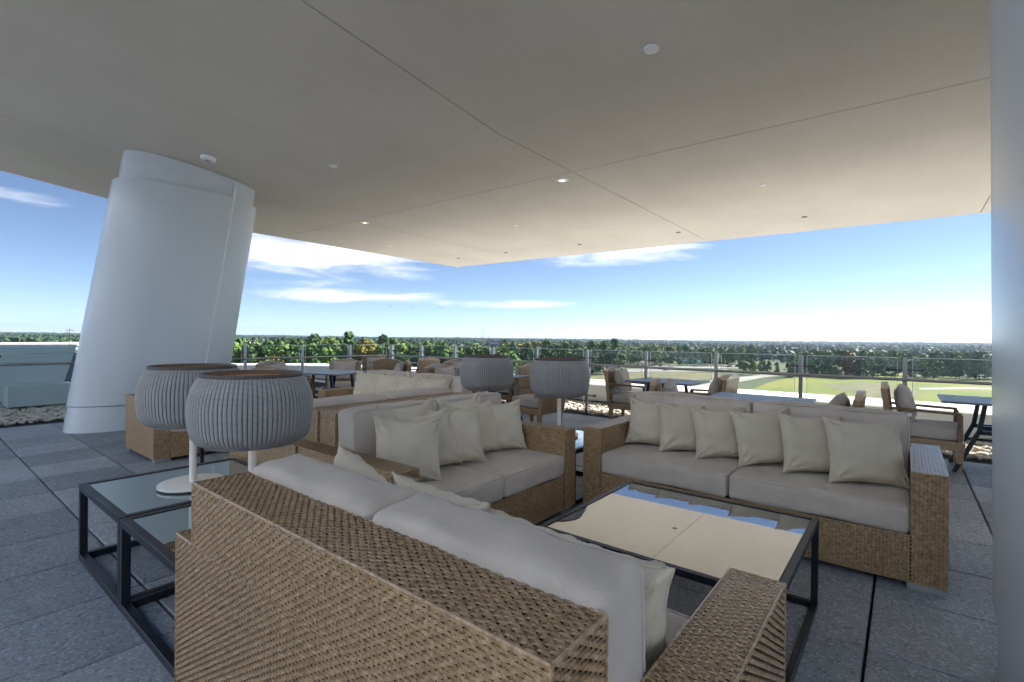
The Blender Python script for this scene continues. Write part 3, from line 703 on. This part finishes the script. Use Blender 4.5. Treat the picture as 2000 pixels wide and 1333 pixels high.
# ------------------------------------------------------------------ woven lamps
def shade_profile():
    ctl = [(0, .230), (.007, .252), (.018, .270), (.038, .286), (.07, .297), (.13, .304), (.17, .305), (.21, .300), (.25, .288), (.28, .273), (.30, .258), (.313, .244)]
    return [(r_, z) for z, r_ in ctl]
PROF = shade_profile(); NR = 84
rm = MB(); rm.tube([(r_, 0, z) for r_, z in PROF], .0104, 6, True, (0, 1, 0), .62); RIB = rm.mesh('rib', 'rattan_shade')
bk = MB(); bk.lathe([(r_-.0045, z) for r_, z in PROF], 76, False); BACK = bk.mesh('shade_lining', 'rattan_dark')
def ring(r_, z, rad):
    m = MB(); m.tube([(r_*math.cos(2*math.pi*k/48), r_*math.sin(2*math.pi*k/48), z) for k in range(49)], rad, 6, False); return m
RIM = ring(PROF[-1][0], PROF[-1][1]+.002, .013).mesh('rim', 'rattan_brown'); RIM2 = ring(PROF[0][0], PROF[0][1], .011).mesh('lower_ring', 'rattan_grey')
def lamp(x, y, z, s_, label):
    t = empty('woven_lamp', (x, y, z))
    m = MB(); m.lathe([(.165, .002), (.172, .006), (.172, .016), (.166, .020), (.03, .021)], 48); m.build('base_plate', 'white_paint', t)
    hb = .365
    m = MB(); m.tube([(0, 0, .0205), (0, 0, hb+.02)], .0185, 20); m.build('pole', 'white_paint', t)
    sh = link('shade', BACK, t, (0, 0, hb), (0, 0, 0), (s_, s_, 1))
    for k in range(NR): link('rib', RIB, sh, (0, 0, 0), (0, 0, 2*math.pi*k/NR))
    link('rim', RIM, sh); link('lower_ring', RIM2, sh)
    m = MB(); m.lathe([(.115, hb+.03), (.115, hb+.27)], 28); m.build('diffuser', 'lamp_diffuser', t)
    m = MB(); 
    for a in (0, 120, 240): m.bar((0, 0, hb+.02), (.225*s_*math.cos(R(a)), .225*s_*math.sin(R(a)), hb+.01), .012, .008)
    m.build('spider', 'white_paint', t)
    return tag(t, label, 'lamp', 'woven table lamps')
lamp(1.07, 2.45, .432, .87, 'nearest grey woven drum lamp on white pole, left of centre')
lamp(1.07, 3.21, .435, .87, 'grey woven lamp on round white base, behind the nearest lamp')
lamp(3.715, 2.42, .435, .87, 'right one of the two far woven lamps, between the sofas')
lamp(3.690, 3.27, .435, .87, 'left one of the two far woven lamps, above the middle sofa back')

# ------------------------------------------------------------------ armchairs and dining tables
def chair_meshes():
    w, d = .60, .60
    def arch(n=14): return [(-w/2+w*k/n, .80+.062*(1-(2*k/n-1)**2)) for k in range(n+1)]
    lean = .12
    def by(z): return -.255-(z-.24)*lean
    m = MB(); pts = [(-w/2, .24)]+arch()+[(w/2, .24)]; n = len(pts)
    for off in (0, -.055):
        for x, z in pts: m.v.append((x, by(z)+off, z))
    m.f.append(tuple(range(n))); m.f.append(tuple(range(n, 2*n))[::-1])
    for k in range(n): m.f.append(((k+1) % n, k, n+k, n+(k+1) % n))
    back_core = m.mesh('back', 'wicker_chair')
    # woven face on front and rear of the back
    L_ = math.sqrt(1+lean*lean); v = np.array([0, -lean, 1])/L_
    V1, F1 = weave([((w/2-.03, by(.24)-.058, .24), (-1,0,0), tuple(v), w-.06, .56*L_), ((-w/2+.03, by(.24)+.003, .24), (1,0,0), tuple(v), w-.06, .56*L_)], .020, .026, .004)
    bw = np_mesh('back_weave', V1, F1, 'wicker_chair')
    m = MB(); m.cbox(-w/2, -.29, .215, w/2, .30, .305, .006); sk = m.mesh('seat_frame', 'wicker_chair')
    arm = MB(); arm.bar((0, -.34, .60), (0, .27, .585), .045, .026); arm.bar((0, .262, .30), (0, .262, .575), .04, .04)
    leg = MB(); leg.add([(-.018,-.018,0),(.018,-.018,0),(.018,.018,0),(-.018,.018,0),(-.03,-.03,.214),(.03,-.03,.214),(.03,.03,.214),(-.03,.03,.214)], [(0,3,2,1),(4,5,6,7),(0,1,5,4),(1,2,6,5),(2,3,7,6),(3,0,4,7)])
    cush = MB().rbox(0, .015, .375, w-.07, .55, .135, .03, 6, .01, 3).mesh('seat_cushion', 'chair_fabric')
    return dict(back=back_core, bw=bw, sk=sk, arm=arm.mesh('arm', 'wood_arm'), leg=leg.mesh('leg', 'wicker_chair'), cush=cush)
CH = chair_meshes()
def chair(x, y, face, label, pl=True, plabel=None, proll=0):
    t = empty('armchair', (x, y, 0), R(face-90))
    link('seat_frame', CH['sk'], t); b = link('backrest', CH['back'], t); link('weave', CH['bw'], b)['kind'] = 'stuff'
    for sx in (-1, 1):
        link('armrest', CH['arm'], t, (sx*.275, 0, 0))
        for sy in (-1, 1): link('leg', CH['leg'], t, (sx*.265, sy*.262, 0))
    link('seat_cushion', CH['cush'], t)
    tag(t, label, 'armchair', 'dining armchairs')
    if pl:
        a = R(face); px, py = x-math.cos(a)*.175, y-math.sin(a)*.175
        pillow(px, py, .45, face, 15, plabel, 'pillows on the dining armchairs', int(abs(x*7+y*3)), proll, PILC)
    return t
def dining(x, y, rz, label, wx=.80, wy=.92):
    t = empty('dining_table', (x, y, 0), R(rz)); a, b = wx/2, wy/2
    MB().cbox(-a, -b, .70, a, b, .722, .003).build('table_top', 'table_laminate', t)
    for sx in (-1, 1):
        for sy in (-1, 1):
            m = MB(); m.bar((sx*.27, sy*.16, .6995), (sx*.27, sy*.20, .42), .036, .036); m.bar((sx*.27, sy*.20, .43), (sx*.27, sy*.38, .0), .036, .036); m.build('leg', 'black_metal', t)
    MB().cbox(-.03, -.18, .395, .03, .18, .455, .003).build('stretcher', 'black_metal', t)
    MB().cbox(-.288, -.2, .40, -.25, .2, .44, .003).build('crossbar', 'black_metal', t); MB().cbox(.25, -.2, .40, .288, .2, .44, .003).build('crossbar', 'black_metal', t)
    return tag(t, label, 'table', 'dark dining tables')
dining(6.93, -.78, 0, 'dark dining table at the far right, cut off by the column', .84, .98)
dining(5.40, 1.15, 0, 'dark dining table right behind the right sofa back')
dining(6.86, 2.64, 0, 'dark dining table by the railing, between two armchairs in the middle right', .78, .95)
dining(5.80, 5.02, 0, 'dining table seen between the two far woven lamps', .78, .95)
dining(7.00, 6.25, 0, 'dining table by the railing, hidden behind the far lamps', .78, .95)
dining(7.15, 9.15, 0, 'small far dining table by the railing corner', .78, .95)
dining(4.45, 7.30, 22, 'dining table beyond the nearest lamp, left of the farther sofa', .85, .85)
chair(6.93, -.18, -90, 'large armchair at the far right, facing the cut-off dining table', True, 'grey pillow in the far right armchair')
chair(5.42, .66, 90, 'armchair behind the right end of the right sofa, only its back top showing', True, 'grey pillow just above the right sofa back, leaning to the left', 4)
chair(6.90, 2.14, 90, 'armchair with pale woven back facing left, right of the middle dining table', True, 'grey pillow in the pale-backed armchair by the middle dining table')
chair(5.50, 1.88, -75, 'armchair with rounded back just above the left end of the right sofa', True, 'grey pillow in the rounded armchair above the right sofa', 8)
chair(7.30, 3.36, -84, 'armchair by the gravel, left of the middle dining table, facing right', True, 'grey pillow in the armchair beside the gravel strip')
chair(5.93, 4.28, 90, 'armchair behind the right far lamp, facing left', True, 'brownish pillow in the armchair behind the right far lamp')
chair(6.98, 5.5, 90, 'armchair with beige back between the two far lamps, facing left', True, 'pillow in the beige-backed armchair between the far lamps')
chair(5.72, 5.80, -90, 'armchair behind the left far lamp, nearer of two', True, 'pillow in the nearer armchair left of the left far lamp')
chair(7.02, 6.75, -90, 'armchair left of the left far lamp, farther of two', True, 'pillow in the farther armchair left of the left far lamp')
chair(7.35, 8.58, 95, 'far armchair facing left near the railing, seen from its side', True, 'grey pillow in the far armchair seen from its side')
chair(6.5, 8.45, 42, 'far armchair with its brown woven back turned to the camera', True, 'pillow hidden in the far armchair with its back to the camera')
chair(7.05, 9.72, -120, 'farthest armchair, facing the camera near the railing corner', True, 'pillow in the farthest armchair near the railing corner')
chair(5.33, 8.38, -128, 'armchair facing the camera behind the table beyond the nearest lamp', True, 'wide beige pillow in the armchair beyond the nearest lamp')
chair(3.72, 7.38, 18, 'armchair with arched brown back rising behind the nearest lamp', True, 'pillow in the armchair right behind the nearest lamp')
chair(4.27, 8.5, -70, 'armchair in front of the glass left of the nearest lamp', True, 'pale pillow in the armchair just right of the column', 10)
chair(5.75, 7.55, 150, 'armchair behind the left end of the farther sofa', True, 'pillow just above the left end of the farther sofa', 6)
# small floor fixture on the right
t = empty('floor_light', (6.88, -.80, 0)); MB().cbox(-.07, -.07, .045, .07, .07, .20, .006).build('housing', 'table_laminate', t)
for sx in (-1, 1):
    for sy in (-1, 1): MB().box(sx*.05-.008, sy*.05-.008, 0, sx*.05+.008, sy*.05+.008, .0445).build('foot', 'steel', t)
tag(t, 'small dark block on short feet on the floor beside the right column', 'floor light')

# ------------------------------------------------------------------ landscape below the terrace
GZ = -26.0
HAZE_DENSITY = 7e-5
def wp(px, dep): return Vector((0, 0, 0))+_F*dep+_R*((px-1000)/FPX*dep)
def gp(px, py, z=GZ):
    d = _f+_r*((px-1000)/FPX)-_u*((py-666.5)/FPX); t_ = (z-CAM_H)/d.z; return Vector((d.x*t_, d.y*t_, z))
def sst(a, b, x): t_ = max(0, min(1, (x-a)/(b-a))); return t_*t_*(3-2*t_)
def ground_z(x, y):
    dep = x*_F.x+y*_F.y; lat = x*_R.x+y*_R.y; dist = math.hypot(x, y); px = 1000+FPX*lat/max(dep, 30)
    z = GZ
    z += 5.0*sst(900, 600, px)*sst(60, 220, dist)
    z += 9.5*sst(600, 4200, dist)
    z += sst(500, 1800, dist)*(4.5*math.sin(x*.0031+1.3)*math.cos(y*.0027+.4)+3.0*math.sin(x*.0011-y*.0016+2))
    return z
def build_ground():
    dists = [0, 12, 30, 60, 100]+[100*1.07**k for k in range(1, 76)]; nb = 160; m = MB(); m.smooth = True
    for d in dists:
        for k in range(nb):
            a = 2*math.pi*k/nb; x, y = d*math.cos(a), d*math.sin(a); m.v.append((x, y, ground_z(x, y)))
    for i in range(len(dists)-1):
        for k in range(nb):
            k2 = (k+1) % nb; m.f.append((i*nb+k, (i+1)*nb+k, (i+1)*nb+k2, i*nb+k2))
    tag(m.build('ground', 'terrain'), kind='structure')
build_ground()
def build_bounce_lot():
    m = MB(); n = 48; m.add([(150*math.cos(2*math.pi*k/n)-10, 150*math.sin(2*math.pi*k/n), GZ+.05) for k in range(n)], [tuple(range(n))]); tag(m.build('bounce_lot', 'bounce_concrete'), kind='structure')  # pale disc added round the building to bounce sunlight up to the ceiling
build_bounce_lot()
def sheet(name, pts, lift, mat):
    m = MB(); m.add([gp(*p)+Vector((0, 0, lift)) for p in pts], [tuple(range(len(pts)))]); o = m.build(name, mat)
    if o.data.polygons[0].normal.z < 0: o.data.flip_normals()
    return tag(o, kind='structure')
sheet('field', [(1398, 800), (1440, 775), (1500, 748), (1555, 734.5), (1640, 729), (1760, 731), (1860, 737), (2010, 748), (2100, 760), (2150, 860), (1700, 860), (1420, 840)], .10, 'field_grass')
sheet('scrub_ground', [(1150, 735), (1240, 729), (1330, 727), (1400, 730), (1395, 741), (1330, 748), (1240, 756), (1150, 765)], .08, 'scrub')
sheet('scrub_ground', [(1600, 753), (1680, 747), (1780, 757), (1800, 775), (1740, 788), (1650, 766)], .16, 'scrub')
sheet('road', [(1000, 716), (1150, 712.6), (1460, 714.6), (1460, 719.4), (1150, 719), (1000, 724)], .12, 'concrete_road')
sheet('road', [(1000, 727), (1150, 721), (1420, 721.5), (1420, 726), (1150, 728), (1000, 737)], .12, 'asphalt')
sheet('road', [(1240, 790), (1300, 762), (1390, 743), (1505, 731), (1560, 730.5), (1490, 738), (1420, 752), (1360, 790)], .14, 'concrete_road')
sheet('dirt_path', [(1795, 758.5), (1880, 757), (2010, 760), (2010, 763.5), (1880, 761), (1795, 762.5)], .18, 'concrete_road')

# trees
def crown_mesh(name, kind, seed, nq, mat, lq=1.0):
    rng = np.random.default_rng(seed); cl = []
    if kind == 'pine':
        for k in range(28):
            z = rng.uniform(.14, .99); rr = .24*(1-((z-.36)/.66)**2 if z > .36 else .8+.2*(z-.14)/.22); a = rng.uniform(0, 6.28); q = rng.uniform(.35, 1)*max(rr, .03)
            cl.append((q*math.cos(a), q*math.sin(a), z-.04, rng.uniform(.05, .10)))
    else:
        for k in range(24):
            v = rng.normal(size=3); v /= np.linalg.norm(v); q = rng.uniform(.55, 1.0)
            cl.append((v[0]*.30*q, v[1]*.30*q, .54+v[2]*.38*q, rng.uniform(.09, .15)))
    cl = np.array(cl); wts = cl[:, 3]**2; wts /= wts.sum(); idx = rng.choice(len(cl), nq, p=wts)
    n = rng.normal(size=(nq, 3)); n[:, 2] = n[:, 2]*.9+.25; n /= np.linalg.norm(n, axis=1)[:, None]
    c = cl[idx, :3]+n*(cl[idx, 3]*rng.uniform(.55, 1.08, nq))[:, None]
    nn = n+rng.normal(size=(nq, 3))*.45; nn /= np.linalg.norm(nn, axis=1)[:, None]
    t1 = np.cross(nn, rng.normal(size=(nq, 3))); t1 /= np.linalg.norm(t1, axis=1)[:, None]; t2 = np.cross(nn, t1)
    sz = (rng.uniform(.016, .034, nq)*lq)[:, None]
    V = np.stack([c-t1*sz-t2*sz*.7, c+t1*sz-t2*sz*.6, c+t1*sz*.8+t2*sz, c-t1*sz*.9+t2*sz*.8], 1).reshape(-1, 3)
    return V, np.arange(nq*4).reshape(-1, 4)
def trunk_mesh(kind):
    m = MB(); m.tube([(0, 0, -.02), (.004, .003, .25), (-.003, .002, .5), (.002, 0, .85 if kind == 'pine' else .7)], [.016, .013, .009, .003], 6)
    rnd = random.Random(4 if kind == 'pine' else 9)
    for k in range(7):
        z = rnd.uniform(.35, .7); a = rnd.uniform(0, 6.28); l = .12 if kind == 'pine' else .2
        m.tube([(0, 0, z), (l*.5*math.cos(a), l*.5*math.sin(a), z+.05), (l*math.cos(a), l*math.sin(a), z+.12)], [.006, .004, .002], 5)
    return m.mesh('trunk_'+kind, 'bark')
TR = {}
for kind, mat, nvar, nq in [('pine', 'leaf_pine', 3, 1500), ('green', 'leaf_green', 3, 1700), ('yellow', 'leaf_yellow', 2, 1600), ('rust', 'leaf_rust', 1, 1500)]:
    TR[kind] = []
    for q in range(nvar):
        V, F_ = crown_mesh('crown', 'pine' if kind == 'pine' else 'broad', 100+q+len(kind)*7, nq, mat, 1.0 if kind == 'pine' else 1.15)
        TR[kind].append(np_mesh('crown_%s_%d' % (kind, q), V, F_, mat))
TRK = {'pine': trunk_mesh('pine')}; TRK['green'] = TRK['yellow'] = TRK['rust'] = trunk_mesh('broad')
KN = {'pine': ('pine_tree', 'dark green pine'), 'green': ('leafy_tree', 'mid green leafy tree'), 'yellow': ('autumn_tree', 'yellowing autumn tree'), 'rust': ('autumn_tree', 'rust brown autumn tree')}
rt = random.Random(11)
def tree(p, h, kind, where):
    z = ground_z(p.x, p.y); nm, lab = KN[kind]; t = empty(nm, (p.x, p.y, z), rt.uniform(0, 6.28)); s_ = h; w = rt.uniform(.9, 1.25)
    link('crown', rt.choice(TR[kind]), t, (0, 0, 0), (0, 0, 0), (s_*w, s_*w, s_)); link('trunk', TRK[kind], t, (0, 0, 0), (0, 0, 0), (s_, s_, s_))
    tag(t, lab+' '+where, 'tree', lab+' '+where)
def pick(ws): return rt.choices(['pine', 'green', 'yellow', 'rust'], ws)[0]
def grove(px0, px1, rows, where, ws, hgt):
    for dep, step in rows:
        px = px0+rt.uniform(0, step/dep*FPX)
        while px < px1:
            p = wp(px, dep*rt.uniform(.965, 1.035)); tree(p, rt.uniform(*hgt), pick(ws), where); px += step/dep*FPX*rt.uniform(.75, 1.3)
grove(425, 625, [(165, 6.5), (195, 7), (230, 8), (270, 9)], 'in the near wood just right of the left column', (3, 6, 1.2, .15), (18, 22.5))
grove(610, 990, [(285, 8.5), (325, 9), (370, 10)], 'in the wood behind the far sofa', (3, 4, 1.5, .2), (19.5, 25.5))
grove(985, 1210, [(385, 8.5), (430, 9.5), (490, 11)], 'in the wood behind the far lamps', (5, 3, .6, .1), (21, 28))
grove(1190, 1480, [(525, 9), (570, 11)], 'in the wood beyond the highway', (5, 2.2, .8, .3), (18, 24))
grove(1440, 1560, [(405, 7.5)], 'in the clump at the near end of the highway', (2, 5, 1, .2), (10, 15))
grove(1545, 1990, [(378, 7), (405, 8.5)], 'in the tree line along the far side of the field', (6, 2.5, .5, .2), (16, 22))

def far_wood():
    rng = np.random.default_rng(21); VV = []; FF = []; o = 0
    vars_ = [crown_mesh('f', 'pine' if q % 3 == 0 else 'broad', 300+q, 46, None, 4.2)[0].reshape(-1, 3) for q in range(8)]
    d = 300.0; deps = []
    while d < 9500: deps.append(d); d *= 1.115
    for d in deps:
        step = 11 if d < 1500 else (15 if d < 3500 else 24); lat = -1.12*d
        while lat < 1.12*d:
            dep = d*rng.uniform(.95, 1.05); px = 1000+FPX*lat/d
            lat += step*rng.uniform(.6, 1.35)
            if (px < 625 and d < 290) or (px <= 1000 and d < 385) or (1000 < px <= 1180 and d < 505): continue
            if 1180 < px < 1560 and d < 590: continue
            if px > 1540 and d < 430: continue
            if d > 1200 and rng.random() < .18: continue
            p = _F*dep+_R*(lat*dep/d); h = rng.uniform(13, 20)*(1.25 if d > 3500 else 1); v = vars_[rng.integers(8)]; w = h*rng.uniform(1.2, 1.9)*(1.6 if d > 3500 else 1)
            a = rng.uniform(0, 6.28); c_, s_ = math.cos(a), math.sin(a)
            q = np.c_[(v[:, 0]*c_-v[:, 1]*s_)*w+p.x, (v[:, 0]*s_+v[:, 1]*c_)*w+p.y, v[:, 2]*h+ground_z(p.x, p.y)-.12*h]
            VV.append(q); FF.append(np.arange(o, o+len(q)).reshape(-1, 4)); o += len(q)
    me = np_mesh('far_wood', np.concatenate(VV), np.concatenate(FF), 'leaf_far')
    tag(link('far_wood', me), 'hazy far woods rolling to the horizon beyond the railing', 'woods', None, 'stuff')
far_wood()

# far buildings, signs, poles
def face_rot(p): return math.atan2(p.y, p.x)-R(90)          # local +y points away from the camera
def far_box(name, px, dep, w, d, z0, z1, mat, label, cat, bands=(), roofmat=None):
    p = wp(px, dep); t = empty(name, (p.x, p.y, 0), face_rot(_F)); MB().cbox(-w/2, 0, z0, w/2, d, z1, .05).build('wall', mat, t)
    MB().box(-w/2-.3, -.3, z1+.01, w/2+.3, d+.3, z1+.5).build('roof', roofmat or 'far_white', t)
    for a, b, x0, x1 in bands:
        n = max(1, int((x1-x0)/3.2))
        for k in range(n):
            xa = x0+(x1-x0)*k/n; MB().box(xa+.3, -.06, a, xa+(x1-x0)/n-.3, -.01, b).build('window', 'far_dark', t)
    return tag(t, label, cat)
far_box('warehouse', 1236, 1000, 92, 40, -24, -15.5, 'far_tan', 'long low tan and white building in the woods beyond the highway', 'building', [(-21, -18.5, -40, 40)])
far_box('office_building', 1157, 2300, 100, 40, -18, -1, 'far_white', 'white building on the wooded ridge at the horizon', 'building', [(-14, -11, -45, 45), (-8, -5, -45, 45)])
p = wp(1157, 2300)
far_box('warehouse', -40, 300, 150, 260, -24, -6.6, 'far_white', 'large flat white roof beyond the teal screen wall', 'building')
far_box('dark_building', 128, 70, 12, 14, -26, -1.4, 'far_dark', 'dark windowed building glimpsed between screen wall and column', 'building', [(-4.6, -3.6, -5.6, 5.6), (-7, -6, -5.6, 5.6)])
far_box('parking_deck', 655, 262, 62, 16, -24, -12.6, 'far_dark', 'long dark flat building in front of the wood behind the far sofa', 'building', [(-17, -15, -30, 30)], 'far_dark')
far_box('house', 1331, 820, 16, 12, -24, -17, 'far_dark', 'small dark-roofed house among the trees above the green sign', 'house', [(-21.5, -19.5, -7, 7)], 'far_dark')
def billboard(px, dep, w, h, zc_, mat, label, marks):
    p = wp(px, dep); z = ground_z(p.x, p.y); t = empty('billboard', (p.x, p.y, 0), face_rot(p)); MB().cbox(-w/2, 0, zc_-h/2, w/2, .5, zc_+h/2, .05).build('panel', mat, t)
    m = MB(); m.tube([(0, .7, z), (0, .7, zc_+h/4)], .45, 10); m.build('pole', 'steel_dark', t)
    for a, b, c_, d, mt in marks: MB().box(a*w, -.06, zc_+b*h, c_*w, -.01, zc_+d*h).build('lettering', mt, t)
    return tag(t, label, 'billboard')
billboard(1199, 430, 10, 4.2, -17.2, 'sign_blue', 'bright blue billboard beside the highway', [(-.42, .05, -.1, .25, 'far_white'), (-.40, -.28, -.02, -.14, 'far_white'), (.16, -.35, .34, .32, 'sign_red')])
billboard(965, 330, 6.8, 3.4, -2.0, 'sign_purple', 'violet billboard on a tall pole above the wood, left of the far lamps', [(-.38, -.12, -.16, .16, 'far_white'), (-.1, -.16, .12, .14, 'far_white'), (.18, -.12, .4, .18, 'far_white')])
def road_sign(px, dep, w, h, zc_, label):
    p = wp(px, dep); t = empty('road_sign', (p.x, p.y, 0), face_rot(p)); MB().box(-w/2, 0, zc_-h/2, w/2, .2, zc_+h/2).build('panel', 'sign_green', t)
    for sx in (-1, 1): MB().box(sx*w*.42-.15, .25, GZ, sx*w*.42+.15, .55, zc_+h/2).build('post', 'steel', t)
    for k in (-.2, .1): MB().box(-w*.35, -.05, zc_+k*h, w*.3, -.01, zc_+(k+.14)*h).build('lettering', 'far_white', t)
    return tag(t, label, 'road sign')
road_sign(1334, 520, 12.5, 5, -19.5, 'wide green highway sign over the road'); road_sign(1366, 505, 4.4, 4.2, -20.2, 'small square green highway sign right of the wide one')
def pole(name, px, dep, z1, label, cat, arms=(), r_=.22, mat='steel'):
    p = wp(px, dep); z = ground_z(p.x, p.y); t = empty(name, (p.x, p.y, z), face_rot(p)); m = MB(); m.tube([(0, 0, 0), (0, 0, z1-z)], [r_, r_*.6], 8); m.build('mast', mat, t)
    for w, dz in arms: MB().box(-w/2, -.12, z1-z-dz-.25, w/2, .12, z1-z-dz).build('crossarm', mat, t)
    return tag(t, label, cat)
pole('light_pole', 1538, 362, -16.5, 'white light pole at the left end of the field', 'light pole', [(2.6, 0)]); pole('light_pole', 1684, 362, -18, 'white light pole in the middle of the field edge', 'light pole', [(2.2, 0)]); pole('light_pole', 1792, 362, -19.5, 'white light pole at the right of the field edge', 'light pole', [(2.2, 0)])
pole('radio_tower', 943, 900, 16, 'tall mast with antennas above the wood at the centre', 'tower', [(4, 0), (4, 2)], .6, 'steel_dark'); pole('water_tower', 1229, 1500, 8, 'slim tower with wide head on the horizon', 'tower', [(9, 0), (9, 1.2)], 1.2, 'steel_dark')
pole('radio_tower', 1390, 2500, 24, 'thin tower on the horizon right of centre', 'tower', [(3, 3)], 1.0, 'steel_dark'); pole('utility_pole', 136, 210, 3.6, 'utility pole rising beyond the teal screen wall', 'utility pole', [(2.6, .6)], .16, 'bark')
pole('radio_tower', 1139, 2500, 36, 'hair-thin mast above the white ridge building', 'tower', (), .7, 'steel_dark'); pole('water_tower', 1324, 3000, 5, 'small water tower on the horizon, left of a pair', 'tower', [(22, 0), (22, .6)], 3, 'steel_dark'); pole('water_tower', 1335, 3000, 4, 'small water tower on the horizon, right of a pair', 'tower', [(18, 0), (18, .6)], 3, 'steel_dark')
# cars on the highway
cb = MB(); cb.add([(-2.2,-.9,.4),(2.2,-.9,.4),(2.2,.9,.4),(-2.2,.9,.4),(-2.2,-.9,.95),(2.2,-.9,.85),(2.2,.9,.85),(-2.2,.9,.95),(-1.6,-.75,1.5),(.7,-.75,1.5),(.7,.75,1.5),(-1.6,.75,1.5),(1.3,-.88,.9),(1.3,.88,.9)],
    [(0,3,2,1),(0,1,5,12,4),(2,3,7,13,6),(1,2,6,5),(0,4,7,3),(5,6,13,12),(4,12,9,8),(7,11,10,13),(12,13,10,9),(8,9,10,11),(4,8,11,7)])
cw_ = MB()
for x in (-1.35, 1.4):
    for y in (-.86, .86): cw_.tube([(x, y-.1, .33), (x, y+.1, .33)], .33, 10)
CB = {c: cb.mesh('car_body_'+c, c) for c in ('car_white', 'car_dark', 'car_red')}; CW = cw_.mesh('wheels', 'cable_black')
rc = random.Random(5)
for k, (px, py) in enumerate([(1165, 716), (1205, 717), (1245, 715), (1290, 716.5), (1310, 717.5), (1385, 717), (1398, 716.5), (1412, 717.5), (1425, 717), (1440, 717), (1178, 724), (1300, 724)]):
    c = rc.choice(['car_white', 'car_white', 'car_dark', 'car_red']); p = gp(px, py); d = gp(1460, 717)-gp(1150, 717)
    t = empty('car', (p.x, p.y, GZ+.13), math.atan2(d.y, d.x)); link('body', CB[c], t); link('wheels', CW, t)
    nm = {'car_white': 'white', 'car_dark': 'dark', 'car_red': 'red'}[c]
    tag(t, nm+' car, a tiny speck on the highway below the terrace', 'car', nm+' cars on the highway')
# earth bank, airliners
m = MB(); m.smooth = True; c0 = gp(1625, 733); rb = random.Random(3)
for i in range(17):
    for j in range(9):
        u, v = i/16*2-1, j/8*2-1; h = max(0, 1-u*u)**.7*max(0, 1-v*v)**.6*6.0*(1+.25*math.sin(u*7)+.15*rb.uniform(-1, 1)); q = c0+_R*(u*26)+_F*(v*16); m.v.append((q.x, q.y, GZ+.15+h))
for i in range(16):
    for j in range(8): m.f.append((i*9+j, (i+1)*9+j, (i+1)*9+j+1, i*9+j+1))
tag(m.build('earth_bank', 'scrub'), kind='structure')
pl = MB(); pl.tube([(-18, 0, 0), (-14, 0, .2), (12, 0, 0), (18, 0, -.4)], [.4, 1.9, 1.9, .5], 10)
PW = MB(); PW.add([(-6, -.6, -.6), (1, -.6, -.6), (-9, -16, .6), (-6, -16, .6), (-6, .6, -.6), (1, .6, -.6), (-9, 16, .6), (-6, 16, .6), (-17, 0, 1), (-12, 0, 1), (-18, 0, 6.5), (-16, 0, 6.5)], [(0,1,3,2),(4,6,7,5),(8,9,11,10)])
PLM, PWM = pl.mesh('fuselage', 'car_white'), PW.mesh('wings', 'steel_dark')
for px, py, dep, l in [(766, 600, 2300, 'left one of three tiny airliners in the sky above the wood'), (807, 600, 2300, 'middle one of three tiny airliners in the sky above the wood'), (864, 602, 2500, 'right one of three tiny airliners in the sky above the wood')]:
    d = _f+_r*((px-1000)/FPX)-_u*((py-666.5)/FPX); p = Vector((0, 0, CAM_H))+d*dep
    t = empty('airliner', p, math.atan2(_R.y, _R.x)+R(8)); link('fuselage', PLM, t); link('wings', PWM, t); t.scale = (.62,)*3; tag(t, l, 'airplane', 'airliners in the sky')
#HAZE
hz = MB().box(-14500, -14500, -45, 14500, 14500, 190)
mt = bpy.data.materials.new('haze_air'); mt.use_nodes = True; nt = mt.node_tree; nt.nodes.clear()
ov = nt.nodes.new('ShaderNodeOutputMaterial'); pv = nt.nodes.new('ShaderNodeVolumePrincipled'); pv.inputs['Color'].default_value = (.60, .78, 1.0, 1); pv.inputs['Density'].default_value = HAZE_DENSITY; pv.inputs['Anisotropy'].default_value = .3
nt.links.new(pv.outputs[0], ov.inputs['Volume']); MATS['haze_air'] = mt
o = hz.build('haze', 'haze_air'); tag(o, 'thin pale blue haze lying over the far woods', 'haze', None, 'stuff')
